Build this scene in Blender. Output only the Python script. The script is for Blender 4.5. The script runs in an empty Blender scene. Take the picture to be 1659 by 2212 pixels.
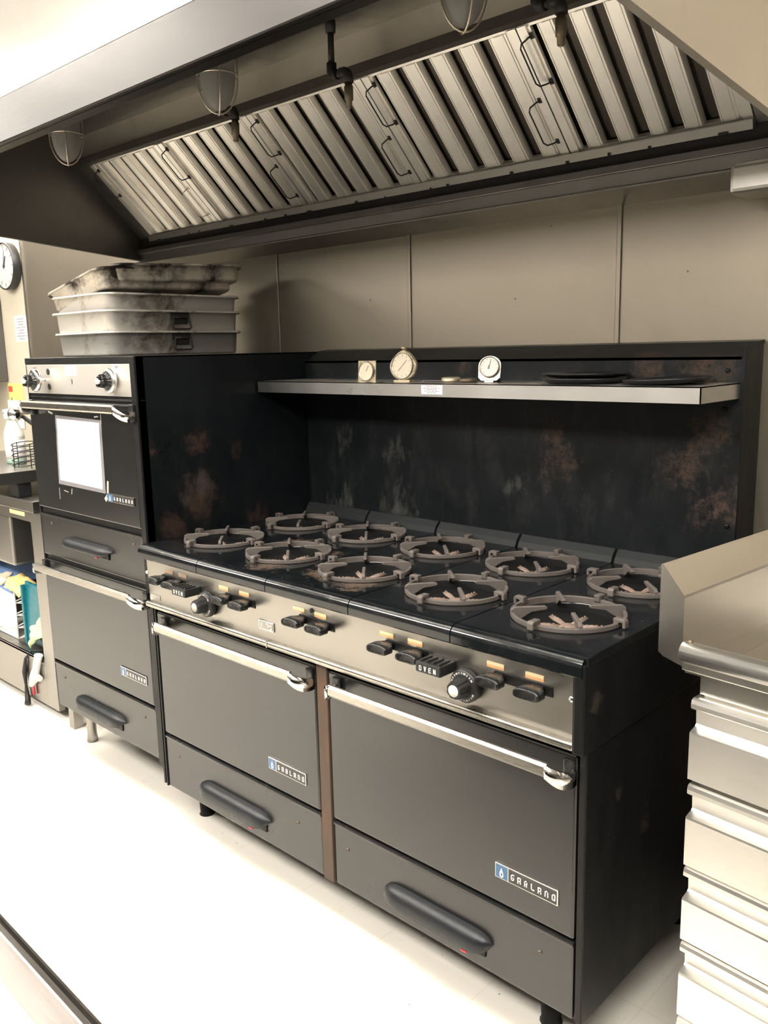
import bpy, bmesh, math, random
from mathutils import Vector, Matrix
random.seed(7)
SC = bpy.context.scene
COL = SC.collection
PI = math.pi

# ------------------------------------------------------------------ camera
def make_camera():
    C = Vector((2.3103, -1.3343, 1.4965))
    yaw, pitch, roll = .7616, -.1862, -.0226
    d = Vector((-math.sin(yaw)*math.cos(pitch), math.cos(yaw)*math.cos(pitch), math.sin(pitch)))
    r = Vector((math.cos(yaw), math.sin(yaw), 0)); u = r.cross(d)
    R = r*math.cos(roll) + u*math.sin(roll)
    U = -r*math.sin(roll) + u*math.cos(roll)
    cam = bpy.data.cameras.new('camera'); ob = bpy.data.objects.new('camera', cam)
    COL.objects.link(ob)
    cam.sensor_fit = 'VERTICAL'; cam.sensor_height = 24.0
    cam.lens = 1864.4*24.0/2212.0
    cam.clip_start = .02; cam.clip_end = 60
    m = Matrix(((R.x, U.x, -d.x, C.x), (R.y, U.y, -d.y, C.y), (R.z, U.z, -d.z, C.z), (0, 0, 0, 1)))
    ob.matrix_world = m
    SC.camera = ob
make_camera()

# ------------------------------------------------------------------ world, exposure
W = bpy.data.worlds.new('world'); SC.world = W; W.use_nodes = True
bg = W.node_tree.nodes['Background']
bg.inputs[0].default_value = (1.0, .93, .82, 1); bg.inputs[1].default_value = .35
SC.view_settings.view_transform = 'Standard'
SC.view_settings.look = 'None'
SC.view_settings.gamma = 1.0
SC.view_settings.exposure = 0.18
SC.view_settings.use_curve_mapping = False
LIGHT_COL = (1.0, .945, .87)
LAMP_POWER = 25.0            # emission strength of the ceiling panels
CEIL_Z = 2.62
LAMPS = [(-2.9, -2.0, .30, 'wide ceiling light in the row behind the viewer, farthest left'),
         (-1.1, -2.0, .30, 'wide ceiling light in the row behind the viewer, second from the left'),
         (.7, -2.0, .30, 'wide ceiling light in the row behind the viewer, third from the left'),
         (2.5, -2.0, .30, 'wide ceiling light in the row behind the viewer, farthest right'),
         (-2.75, .60, .10, 'added unseen light strip above the hood, left end of its row'),  # this row is added, hidden behind the hood lip to brighten the ceiling
         (-1.45, .60, .10, 'added unseen light strip above the hood, middle of its row'),
         (-.15, .60, .10, 'added unseen light strip above the hood, right end of its row'),
         (-2.1, -.72, .13, 'narrow ceiling light over the aisle in front of the steel cabinet'),
         (-.6, -.72, .13, 'narrow ceiling light over the aisle in front of the double oven'),
         (.9, -.72, .13, 'narrow ceiling light over the aisle in front of the gas range'),
         (2.4, -.72, .13, 'narrow ceiling light over the aisle in front of the drawer table')]

# ------------------------------------------------------------------ materials
MATS = {}
def newmat(name):
    m = bpy.data.materials.new(name); m.use_nodes = True
    nt = m.node_tree; b = nt.nodes['Principled BSDF']
    MATS[name] = m
    return m, nt, b
def N(nt, typ, **kw):
    n = nt.nodes.new(typ)
    for k, v in kw.items():
        if k.startswith('i_'): n.inputs[k[2:].replace('_', ' ')].default_value = v
        else: setattr(n, k, v)
    return n
def coords(nt, scale=(1, 1, 1), obj=True):
    tc = N(nt, 'ShaderNodeTexCoord'); mp = N(nt, 'ShaderNodeMapping')
    mp.inputs['Scale'].default_value = scale
    nt.links.new(tc.outputs['Object'], mp.inputs['Vector'])
    return mp.outputs['Vector']
def noise(nt, vec, scale, detail=4, rough=.6, dist=0):
    n = N(nt, 'ShaderNodeTexNoise'); n.inputs['Scale'].default_value = scale
    n.inputs['Detail'].default_value = detail; n.inputs['Roughness'].default_value = rough
    n.inputs['Distortion'].default_value = dist
    nt.links.new(vec, n.inputs['Vector']); return n.outputs['Fac']
def ramp(nt, fac, stops):
    r = N(nt, 'ShaderNodeValToRGB'); e = r.color_ramp.elements
    while len(e) < len(stops): e.new(.5)
    for el, (p, c) in zip(e, stops):
        el.position = p
        el.color = (c, c, c, 1) if isinstance(c, (int, float)) else (*c, 1)
    nt.links.new(fac, r.inputs['Fac']); return r.outputs['Color']
def mix(nt, fac, a, b):
    m = N(nt, 'ShaderNodeMix', data_type='RGBA')
    for s, v in ((m.inputs[6], a), (m.inputs[7], b)):
        if isinstance(v, tuple): s.default_value = (*v, 1)
        else: nt.links.new(v, s)
    if isinstance(fac, float): m.inputs[0].default_value = fac
    else: nt.links.new(fac, m.inputs[0])
    return m.outputs[2]
def math_(nt, op, a, b=None):
    m = N(nt, 'ShaderNodeMath', operation=op)
    for i, v in enumerate((a, b)):
        if v is None: continue
        if isinstance(v, (int, float)): m.inputs[i].default_value = v
        else: nt.links.new(v, m.inputs[i])
    return m.outputs[0]
def bump(nt, b, h, strength=.2, dist=.002):
    bp = N(nt, 'ShaderNodeBump'); bp.inputs['Strength'].default_value = strength
    bp.inputs['Distance'].default_value = dist
    nt.links.new(h, bp.inputs['Height']); nt.links.new(bp.outputs[0], b.inputs['Normal'])

def plain(name, base, rough=.5, metal=0.0, var=.12, scale=30, bmp=0.0, spec=None):
    m, nt, b = newmat(name)
    v = coords(nt); f = noise(nt, v, scale)
    dark = tuple(max(0, c*(1-var)) for c in base); lite = tuple(min(1, c*(1+var)) for c in base)
    nt.links.new(mix(nt, f, dark, lite), b.inputs['Base Color'])
    nt.links.new(ramp(nt, f, [(.3, max(0, rough-.06)), (.7, min(1, rough+.06))]), b.inputs['Roughness'])
    b.inputs['Metallic'].default_value = metal
    if spec is not None: b.inputs['Specular IOR Level'].default_value = spec
    if bmp: bump(nt, b, f, bmp)
    return m
def steel(name, base=(.60, .58, .55), rough=.3, brush=(3, 90, 90), grime=.0, dirt=(.10, .07, .045), metal=1.0, gscale=3.0, wave=.0, gr=(.52, .78)):
    """brushed stainless; brush = coordinate scale, small along the grain"""
    m, nt, b = newmat(name)
    v = coords(nt, brush); f = noise(nt, v, 6, 3, .6)
    v2 = coords(nt); g = noise(nt, v2, gscale, 6, .65, .3)
    base2 = mix(nt, f, tuple(c*.95 for c in base), tuple(min(1, c*1.04) for c in base))
    gm = ramp(nt, g, [(gr[0], 0.0), (gr[1], 1.0)])
    gf = math_(nt, 'MULTIPLY', gm, grime)
    nt.links.new(mix(nt, gf, base2, dirt), b.inputs['Base Color'])
    b.inputs['Metallic'].default_value = metal
    r = ramp(nt, f, [(.25, rough*.9), (.75, rough*1.12)])
    nt.links.new(mix(nt, gf, r, (.7, .7, .7)), b.inputs['Roughness'])
    if wave:
        w = noise(nt, v2, 2.2, 2, .5); bump(nt, b, w, wave, .02)
    else: bump(nt, b, f, .04, .0006)
    return m
def enamel(name, base=(.010, .011, .012), rough=.3, rust=(), rustcol=(.085, .04, .022), scuff=.0, scuffs=(), specks=.0, general=.0, gen_at=.66, streak=(1, 1, 1), hi=.0, rrough=.15, spec=.2, bm=.08):
    """black enamel with rust and worn patches at given object-space places (centre, radius)"""
    m, nt, b = newmat(name)
    v = coords(nt); n1 = noise(nt, coords(nt, streak), 9, 8, .72, .4); n2 = noise(nt, v, 45, 6, .7)
    col = mix(nt, n1, tuple(c*.6 for c in base), tuple(c*1.7 for c in base))
    rmask = None
    def patches(lst, nz, lo, hi_):
        tot = None
        for (c, r) in lst:
            d = N(nt, 'ShaderNodeVectorMath', operation='DISTANCE')
            nt.links.new(v, d.inputs[0]); d.inputs[1].default_value = c
            k = math_(nt, 'SUBTRACT', 1.0, math_(nt, 'DIVIDE', d.outputs['Value'], r))
            k = math_(nt, 'MAXIMUM', k, 0.0)
            tot = k if tot is None else math_(nt, 'MAXIMUM', tot, k)
        s = math_(nt, 'ADD', math_(nt, 'MULTIPLY', tot, .26), nz)
        return ramp(nt, s, [(lo, 0.0), (hi_, 1.0)])
    rs = None
    if scuffs:
        sm = math_(nt, 'MULTIPLY', patches(scuffs, noise(nt, coords(nt, streak), 30, 9, .8), .62, .80), .42)
        col = mix(nt, sm, col, (.10, .10, .095)); rs = sm
    if scuff:
        sm = ramp(nt, noise(nt, coords(nt, streak), 16, 9, .78), [(.50, 0.0), (.74, 1.0)])
        sm = math_(nt, 'MULTIPLY', sm, scuff); col = mix(nt, sm, col, (.085, .08, .075)); rs = sm if rs is None else math_(nt, 'MAXIMUM', rs, sm)
    if rust:
        sm = patches(rust, math_(nt, 'ADD', math_(nt, 'MULTIPLY', n1, .55), math_(nt, 'MULTIPLY', noise(nt, v, 38, 8, .8), .45)), .62, .74)
        sm = math_(nt, 'MULTIPLY', sm, ramp(nt, noise(nt, v, 85, 5, .8), [(.36, .0), (.56, 1.0)]))
        col = mix(nt, math_(nt, 'MULTIPLY', sm, .7), col, mix(nt, n2, rustcol, tuple(c*2.1 for c in rustcol)))
        rs = sm if rs is None else math_(nt, 'MAXIMUM', rs, sm)
    if general:
        sm = ramp(nt, n1, [(gen_at, 0.0), (gen_at+.1, 1.0)])
        col = mix(nt, math_(nt, 'MULTIPLY', sm, general), col, mix(nt, n2, rustcol, tuple(c*1.8 for c in rustcol)))
        rs = sm if rs is None else math_(nt, 'MAXIMUM', rs, sm)
    if specks:
        sp = ramp(nt, noise(nt, v, 150, 2, .5), [(.74, 0.0), (.78, 1.0)])
        col = mix(nt, math_(nt, 'MULTIPLY', sp, specks), col, (.28, .27, .25))
    nt.links.new(col, b.inputs['Base Color'])
    rr = ramp(nt, n1, [(.3, rough-min(.05, rrough)), (.75, min(1, rough+rrough))])
    if rs is not None: rr = mix(nt, rs, rr, (.75, .75, .75))
    nt.links.new(rr, b.inputs['Roughness'])
    bump(nt, b, n2, bm, .001)
    b.inputs['Specular IOR Level'].default_value = spec
    return m
def emissive(name, col, s):
    m, nt, b = newmat(name)
    b.inputs['Base Color'].default_value = (*col, 1); b.inputs['Emission Color'].default_value = (*col, 1)
    b.inputs['Emission Strength'].default_value = s
    return m

# structure
plain('cream_paint', (.50, .455, .36), .5, var=.04, scale=5)
plain('white_ceiling', (.95, .94, .91), .8, var=.02)
plain('grey_paint', (.075, .07, .063), .6, var=.05)
def floor_mat():
    m, nt, b = newmat('floor_tiles')
    tc = N(nt, 'ShaderNodeTexCoord')
    br = N(nt, 'ShaderNodeTexBrick'); br.offset = 0.0
    br.inputs['Scale'].default_value = 1.0; br.inputs['Brick Width'].default_value = .305; br.inputs['Row Height'].default_value = .305
    br.inputs['Mortar Size'].default_value = .0022; br.inputs['Mortar Smooth'].default_value = .3
    br.inputs['Color1'].default_value = (.86, .82, .74, 1); br.inputs['Color2'].default_value = (.85, .81, .73, 1)
    br.inputs['Mortar'].default_value = (.80, .76, .68, 1)
    nt.links.new(tc.outputs['Object'], br.inputs['Vector'])
    n = noise(nt, tc.outputs['Object'], 7, 8, .7)
    dirt = ramp(nt, n, [(.60, 0.0), (.85, .5)])
    sp = ramp(nt, noise(nt, tc.outputs['Object'], 60, 2, .5), [(.74, 0.0), (.77, .8)])
    c = mix(nt, dirt, br.outputs['Color'], (.36, .27, .17))
    c = mix(nt, sp, c, (.12, .09, .06))
    nt.links.new(c, b.inputs['Base Color']); b.inputs['Roughness'].default_value = .42
floor_mat()
def wallsteel():
    m, nt, b = newmat('wall_stainless')
    v = coords(nt, (60, 1, 2.0)); f = noise(nt, v, 5, 4, .6)
    v2 = coords(nt); g = noise(nt, v2, 1.8, 5, .6, .4)
    c = mix(nt, f, (.245, .213, .168), (.28, .248, .20))
    c = mix(nt, ramp(nt, g, [(.45, 0.0), (.8, .45)]), c, (.175, .152, .12))
    sp = N(nt, 'ShaderNodeTexVoronoi'); sp.inputs['Scale'].default_value = 9.0
    nt.links.new(v2, sp.inputs['Vector'])
    spm = ramp(nt, sp.outputs['Distance'], [(.018, 1.0), (.035, 0.0)])
    c = mix(nt, math_(nt, 'MULTIPLY', spm, .8), c, (.05, .035, .02))
    nt.links.new(c, b.inputs['Base Color']); b.inputs['Metallic'].default_value = .9
    nt.links.new(ramp(nt, f, [(.25, .40), (.75, .54)]), b.inputs['Roughness'])
    bump(nt, b, noise(nt, v2, 1.6, 2, .5), .12, .02)
wallsteel()
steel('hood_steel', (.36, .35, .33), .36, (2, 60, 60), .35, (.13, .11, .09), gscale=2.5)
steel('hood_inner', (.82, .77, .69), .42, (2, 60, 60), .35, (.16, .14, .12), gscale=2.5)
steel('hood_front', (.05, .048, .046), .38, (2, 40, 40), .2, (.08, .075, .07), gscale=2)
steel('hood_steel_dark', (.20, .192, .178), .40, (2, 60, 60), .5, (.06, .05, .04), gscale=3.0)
steel('filter_steel', (.86, .83, .77), .42, (80, 3, 3), .15, (.22, .18, .13), gscale=10)
plain('grease_shade_black', (.012, .010, .009), .55, var=.4, scale=40)  # black for grease marks and for painted shade in the gap
plain('greasy_trim', (.07, .06, .05), .45, metal=.5, var=.4, scale=60)
steel('table_steel', (.62, .595, .55), .30, (30, 30, 30), .06, (.42, .36, .28), gscale=6)
steel('rim_steel', (.85, .83, .79), .36, (3, 60, 60), .03)
steel('drawer_steel', (.82, .80, .76), .36, (3, 60, 60), .03, (.45, .38, .3), gscale=8)
steel('oven_panel_steel', (.86, .83, .78), .46, (3, 120, 120), .08, (.34, .27, .18), gscale=5)
steel('panel_steel', (.36, .345, .315), .34, (3, 120, 120), .12, (.34, .27, .18), gscale=5)
steel('chrome', (.80, .78, .75), .10, (3, 60, 60), .08, (.4, .3, .2), gscale=14)
steel('gauge_steel', (.30, .28, .25), .30, (30, 30, 30))
steel('baffle_shade', (.07, .062, .052), .42, (60, 3, 3))
steel('handle_steel', (.42, .40, .36), .28, (3, 80, 80), .10, (.30, .22, .14), gscale=16)
plain('shelf_steel', (.80, .79, .78), .30, metal=1.0, var=.03, scale=2.5)
steel('cabinet_steel', (.36, .345, .32), .34, (3, 60, 60), .15, (.3, .26, .2))
steel('pan_aluminium', (.60, .575, .53), .42, (8, 8, 60), .9, (.10, .06, .035), metal=.55, gscale=8, gr=(.54, .70))
steel('pan_dark', (.52, .47, .40), .45, (8, 8, 60), 1.0, (.03, .020, .015), metal=.55, gscale=6, gr=(.44, .60))
steel('counter_top', (.90, .89, .87), .22, (2, 60, 60))
steel('counter_edge', (.45, .42, .40), .25, (2, 60, 60))
# enamel
enamel('top_enamel', (.005, .0062, .0072), .10, rust=[((.553, .26, .93), .12), ((.353, .33, .93), .10), ((.834, .10, .93), .12), ((.513, .09, .93), .12), ((.70, .12, .93), .12)], rustcol=(.085, .055, .035), scuff=.16, specks=.5, streak=(1, 2.2, 1), bm=.008, rrough=.05, spec=.55)
enamel('back_enamel', (.005, .0062, .0072), .36, rust=[((1.05, .705, 1.19), .13), ((1.03, .705, 1.25), .08), ((1.40, .705, 1.19), .15), ((1.474, .705, 1.10), .13), ((1.419, .705, 1.43), .12), ((1.29, .705, 1.44), .10), ((1.45, .705, 1.27), .10), ((.7, .705, 1.44), .06)], rustcol=(.050, .031, .021), scuff=.18, scuffs=[((.17, .705, .97), .13), ((.43, .705, .98), .14), ((.43, .705, 1.18), .08), ((.18, .705, 1.2), .08), ((.9, .705, 1.1), .07)], streak=(1, 1, .45), specks=.25)
enamel('side_enamel', (.005, .0055, .006), .34, rust=[((1.535, .16, .60), .03), ((1.535, .28, .48), .05), ((1.535, .05, .83), .045)], rustcol=(.035, .025, .016), scuff=.12, specks=.4, streak=(1, 1, .3))
enamel('oven_enamel', (.005, .0062, .0072), .30, rust=[((.728, .19, 1.04), .16), ((.728, .08, .97), .14), ((.728, .20, 1.217), .08), ((.728, .05, 1.21), .06), ((.728, .34, 1.18), .07), ((.728, .44, .93), .10)], rustcol=(.035, .018, .012), scuff=.06, scuffs=[((.728, .19, 1.07), .1)], streak=(1, 1, .5))
enamel('door_enamel', (.0065, .0068, .007), .24, scuff=.0, specks=.0, rrough=.008, spec=.8, bm=.0)
enamel('drawer_enamel', (.0085, .0082, .0082), .27, scuff=.0, specks=.0, rrough=.008, spec=.75, bm=.0)
enamel('lip_enamel', (.012, .0135, .0145), .5)
enamel('frame_enamel', (.009, .009, .009), .38, general=.35, gen_at=.60, rustcol=(.05, .028, .018))
enamel('rusty_post', (.075, .052, .038), .5, general=.6, gen_at=.5, rustcol=(.10, .055, .035), streak=(1, 1, .4))
enamel('black_plain', (.006, .006, .006), .35)
def castiron():
    m, nt, b = newmat('cast_iron')
    v = coords(nt); f = noise(nt, v, 60, 8, .75); g = noise(nt, v, 12, 4, .6)
    c = mix(nt, g, (.072, .064, .059), (.15, .128, .115))
    c = mix(nt, ramp(nt, f, [(.58, 0.0), (.72, .6)]), c, (.15, .08, .05))
    nt.links.new(c, b.inputs['Base Color']); b.inputs['Roughness'].default_value = .62
    b.inputs['Metallic'].default_value = .25; bump(nt, b, f, .5, .002)
castiron()
plain('burner_rust', (.20, .145, .115), .8, var=.4, scale=120, bmp=.5)
plain('cavity_black', (.008, .008, .008), .85, spec=.1)
plain('knob_black', (.012, .012, .012), .28, var=.3)
plain('dial_black', (.014, .014, .014), .45, var=.3)
plain('handle_rubber', (.007, .009, .012), .42, var=.2, scale=60)
plain('white_mark', (.82, .80, .74), .5, var=.03)
plain('faded_mark', (.45, .42, .38), .6, var=.2)
plain('badge_blue', (.055, .13, .24), .35, var=.06)
plain('badge_black', (.035, .030, .030), .35, var=.06)
plain('copper_tag', (.80, .46, .22), .35, metal=.3, var=.15, scale=50)
plain('tag_light', (.90, .70, .42), .35, metal=.2, var=.1, scale=50)
plain('tag_worn', (.48, .34, .24), .45, metal=.4, var=.3, scale=90)
plain('paper', (.90, .88, .84), .55, var=.01)
plain('sheet_white', (.97, .97, .97), .30, var=.0)
plain('sleeve_grey', (.20, .19, .20), .18, var=.25, scale=12)
plain('tape_clear', (.42, .41, .36), .25, var=.2, scale=30)
plain('ink', (.22, .20, .20), .6, var=.05)
plain('orange_tape', (.55, .08, .05), .5)
plain('clock_black', (.016, .016, .017), .4)
plain('clock_face', (.42, .405, .41), .5, var=.03)
plain('pipe_black', (.020, .018, .017), .6, metal=.3, var=.4, scale=60, bmp=.3)
plain('nozzle_brass', (.16, .13, .09), .5, metal=.7, var=.3, scale=60)
plain('cage_wire', (.60, .53, .42), .35, metal=.8, var=.2)
plain('dirty_glass_body', (.20, .19, .175), .25, var=.15, scale=8)
plain('lamp_housing', (.22, .20, .18), .5, metal=.6)
plain('blue_cloth', (.13, .22, .43), .85, var=.15, scale=80, bmp=.3)
plain('yellow_cloth', (.80, .60, .25), .85, var=.15, scale=60, bmp=.3)
plain('green_cloth', (.50, .62, .36), .85, var=.12, scale=60, bmp=.3)
plain('white_plastic', (.78, .77, .74), .4, var=.03)
plain('teal_plastic', (.008, .13, .165), .3, var=.1)
plain('beige_cloth', (.62, .54, .42), .85, var=.1, bmp=.2)
plain('black_rubber', (.012, .012, .013), .5)
plain('red_plastic', (.55, .05, .07), .4)
plain('yellow_card', (.78, .62, .20), .5)
plain('red_print', (.60, .09, .05), .5)
plain('bottle_body', (.66, .70, .66), .3, var=.03)
plain('label_white', (.88, .87, .88), .5, var=.02)
plain('label_blue', (.06, .08, .30), .5)
plain('label_green', (.35, .65, .15), .5)
plain('liquid_green', (.28, .40, .32), .25)
plain('dark_lid', (.035, .036, .038), .38, metal=.6, var=.3, scale=40)
plain('brass_face', (.50, .43, .30), .3, metal=.6, var=.2, scale=50)
plain('aged_face', (.60, .53, .41), .4, var=.12, scale=40)
plain('dial_white', (.62, .61, .56), .35, var=.03)
emissive('lamp_diffuser', LIGHT_COL, LAMP_POWER)
def glassmat():
    m, nt, b = newmat('lamp_glass')
    b.inputs['Base Color'].default_value = (.80, .77, .70, 1); b.inputs['Roughness'].default_value = .35
    b.inputs['Transmission Weight'].default_value = .55; b.inputs['IOR'].default_value = 1.2
    f = noise(nt, coords(nt), 9, 4, .6)
    nt.links.new(mix(nt, f, (.32, .305, .28), (.46, .44, .41)), b.inputs['Base Color'])
glassmat()

# ------------------------------------------------------------------ mesh builder
class MB:
    def __init__(s): s.bm = bmesh.new(); s.slots = []; s.cur = 0
    def use(s, mat):
        if mat not in s.slots: s.slots.append(mat)
        s.cur = s.slots.index(mat); return s
    def _f(s, vs, smooth=False):
        try: f = s.bm.faces.new(vs)
        except ValueError: return None
        f.material_index = s.cur; f.smooth = smooth; return f
    def _mark(s, faces, smooth=False):
        for f in faces: f.material_index = s.cur; f.smooth = smooth
    def box(s, x0, x1, y0, y1, z0, z1, bev=0.0, M=None, seg=2):
        x0, x1 = min(x0, x1), max(x0, x1); y0, y1 = min(y0, y1), max(y0, y1); z0, z1 = min(z0, z1), max(z0, z1)
        b2 = bmesh.new()
        bmesh.ops.create_cube(b2, size=1.0)
        for v in b2.verts:
            v.co = Vector(((x0+x1)/2+v.co.x*(x1-x0), (y0+y1)/2+v.co.y*(y1-y0), (z0+z1)/2+v.co.z*(z1-z0)))
        if bev > 0:
            bev = min(bev, .49*min(x1-x0, y1-y0, z1-z0))
            bmesh.ops.bevel(b2, geom=b2.edges[:], offset=bev, segments=seg, profile=.5, affect='EDGES')
        s.merge(b2, M, smooth=False); return s
    def merge(s, b2, M=None, smooth=False):
        vm = {}
        for v in b2.verts:
            co = v.co.copy()
            if M is not None: co = M @ co
            vm[v] = s.bm.verts.new(co)
        for f in b2.faces:
            s._f([vm[v] for v in f.verts], smooth)
        b2.free()
    def prism(s, poly, a0, a1, axis='x', M=None, smooth=False):
        """polygon in the plane across `axis`, extruded from a0 to a1"""
        def P(a, p):
            if axis == 'x': c = Vector((a, p[0], p[1]))
            elif axis == 'y': c = Vector((p[0], a, p[1]))
            else: c = Vector((p[0], p[1], a))
            return M @ c if M is not None else c
        A = [s.bm.verts.new(P(a0, p)) for p in poly]; Bv = [s.bm.verts.new(P(a1, p)) for p in poly]
        n = len(poly)
        s._f(A); s._f(Bv[::-1])
        for i in range(n): s._f([A[i], Bv[i], Bv[(i+1) % n], A[(i+1) % n]], smooth)
        return s
    def loft(s, loops, close=True, cap=(False, False), smooth=True):
        rings = [[s.bm.verts.new(Vector(p)) for p in L] for L in loops]
        for a, b in zip(rings[:-1], rings[1:]):
            n = len(a)
            for i in range(n if close else n-1):
                j = (i+1) % n
                s._f([a[i], a[j], b[j], b[i]], smooth)
        if cap[0]: s._f(rings[0][::-1])
        if cap[1]: s._f(rings[-1])
        return s
    def lathe(s, prof, c=(0, 0, 0), axis='z', n=28, M=None, smooth=True, squash=1.0):
        """prof: list of (radius, height)"""
        loops = []
        for r, h in prof:
            L = []
            for i in range(n):
                a = 2*PI*i/n; u, v = math.cos(a)*r, math.sin(a)*r*squash
                if axis == 'z': p = Vector((u, v, h))
                elif axis == 'y': p = Vector((u, h, v))
                else: p = Vector((h, u, v))
                p = p + Vector(c)
                L.append(M @ p if M is not None else p)
            loops.append(L)
        s.loft(loops, True, (prof[0][0] > 1e-5 and abs(prof[0][1]-prof[1][1]) > 1e-7, prof[-1][0] > 1e-5 and abs(prof[-1][1]-prof[-2][1]) > 1e-7), smooth); return s
    def tube(s, pts, r, n=8, closed=False, caps=True, M=None):
        pts = [Vector(p) for p in pts]
        if M is not None: pts = [M @ p for p in pts]
        loops = []; m = len(pts); up = None
        for i, p in enumerate(pts):
            if closed: t = (pts[(i+1) % m]-pts[i-1])
            else: t = (pts[min(i+1, m-1)]-pts[max(i-1, 0)])
            t.normalize()
            if up is None:
                up = Vector((0, 0, 1)) if abs(t.z) < .9 else Vector((1, 0, 0))
            a = t.cross(up)
            if a.length < 1e-4: a = t.cross(Vector((1, 0, .3)))
            a.normalize(); b = a.cross(t); b.normalize(); up = b
            rr = r[i] if isinstance(r, (list, tuple)) else r
            loops.append([p + a*math.cos(2*PI*k/n)*rr + b*math.sin(2*PI*k/n)*rr for k in range(n)])
        if closed: loops.append(loops[0])
        s.loft(loops, True, (caps and not closed, caps and not closed), True); return s
    def build(s, name, parent=None, mat=None, off=None):
        me = bpy.data.meshes.new(name)
        bmesh.ops.remove_doubles(s.bm, verts=s.bm.verts[:], dist=1e-6)
        bmesh.ops.recalc_face_normals(s.bm, faces=s.bm.faces[:])
        if off is None: off = Vector((0, 0, 0)) if parent is None else wloc(parent)
        for v in s.bm.verts: v.co -= Vector(off)
        s.bm.to_mesh(me); s.bm.free()
        for sl in (s.slots or [mat]): me.materials.append(MATS[sl])
        ob = bpy.data.objects.new(name, me); COL.objects.link(ob)
        if parent is not None: ob.parent = parent
        else: ob.location = off
        return ob
def wloc(o):
    v = Vector((0, 0, 0))
    while o is not None: v += o.location; o = o.parent
    return v
def tag(o, label=None, cat=None, group=None, kind=None):
    if label: o['label'] = label
    if cat: o['category'] = cat
    if group: o['group'] = group
    if kind: o['kind'] = kind
    return o
def thing(name, label, cat, loc=(0, 0, 0), group=None, rz=0.0):
    o = bpy.data.objects.new(name, None); COL.objects.link(o); o.location = loc
    o.rotation_euler = (0, 0, rz); o.empty_display_size = .05
    return tag(o, label, cat, group)
def mb(mat): return MB().use(mat)
def struct(name, m, off=(0, 0, 0)): return tag(m.build(name, off=off), kind='structure')
def copy_tree(o, parent=None):
    c = o.copy(); COL.objects.link(c)
    if parent is not None: c.parent = parent
    for ch in [x for x in bpy.data.objects if x.parent == o]: copy_tree(ch, c)
    return c
def rrect(x0, x1, y0, y1, z, r, n=5):
    pts = []
    for cx, cy, a0 in ((x1-r, y1-r, 0), (x0+r, y1-r, PI/2), (x0+r, y0+r, PI), (x1-r, y0+r, 1.5*PI)):
        for k in range(n+1):
            a = a0+PI/2*k/n; pts.append((cx+r*math.cos(a), cy+r*math.sin(a), z))
    return pts

# stroke lettering: every letter is a set of bars in a 3 x 5 cell
GL = {
 'G': [(0, 0, 3, .8), (0, 0, .8, 5), (0, 4.2, 3, 5), (2.2, 0, 3, 2.6), (1.5, 2.0, 3, 2.7)],
 'A': [(0, 0, .8, 4.6), (2.2, 0, 3, 4.6), (.4, 4.2, 2.6, 5), (0, 1.7, 3, 2.4)],
 'R': [(0, 0, .8, 5), (1.7, 0, 2.6, 1.9), (2.2, 1.9, 3, 5), (0, 4.2, 3, 5), (0, 1.9, 3, 2.6)],
 'L': [(0, 0, .8, 5), (0, 0, 3, .8)],
 'N': [(0, 0, .8, 5), (2.2, 0, 3, 5), (0, 4.2, 3, 5)],
 'D': [(0, 0, .8, 5), (2.2, .4, 3, 4.6), (0, 4.2, 2.7, 5), (0, 0, 2.7, .8)],
 'O': [(0, 0, .7, 5), (2.3, 0, 3, 5), (0, 4.3, 3, 5), (0, 0, 3, .7)],
 'E': [(0, 0, .7, 5), (0, 0, 3, .7), (0, 2.2, 2.6, 2.8), (0, 4.3, 3, 5)],
}
def strokes(m, word, x, z, y0, y1, h, gap):
    u = h/5.0
    for ch in word:
        if ch == 'V':
            m.prism([(x, z+h), (x+.8*u, z+h), (x+1.9*u, z), (x+1.1*u, z)], y0, y1, 'y')
            m.prism([(x+2.2*u, z+h), (x+3*u, z+h), (x+1.9*u, z), (x+1.1*u, z)], y0-.00005, y1, 'y')
        elif ch == 'Y':
            pass
        elif ch == 'n':
            m.box(x, x+.7*u, y0, y1, z, z+h); m.box(x+2.3*u, x+3*u, y0, y1, z, z+h)
            m.prism([(x, z+h), (x+.8*u, z+h), (x+3*u, z), (x+2.2*u, z)], y0-.00005, y1, 'y')
        else:
            for (a, b, c, d) in GL[ch]: m.box(x+a*u, x+c*u, y0, y1, z+b*u, z+d*u)
        x += 3*u+gap
def textlines(m, x0, x1, z0, z1, y0, y1, n, seedv=1, centre=True):
    rnd = random.Random(seedv); H = (z1-z0)/n
    for i in range(n):
        zt = z1-H*(i+.25); zb = zt-H*.45
        w = (x1-x0)*(.45+.5*rnd.random()); cx = (x0+x1)/2 if centre else x0+w/2
        x = cx-w/2
        while x < cx+w/2:
            L = min((x1-x0)*(.06+.12*rnd.random()), cx+w/2-x)
            m.box(x, x+L, y0, y1, zb, zt); x += L+(x1-x0)*.035
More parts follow.
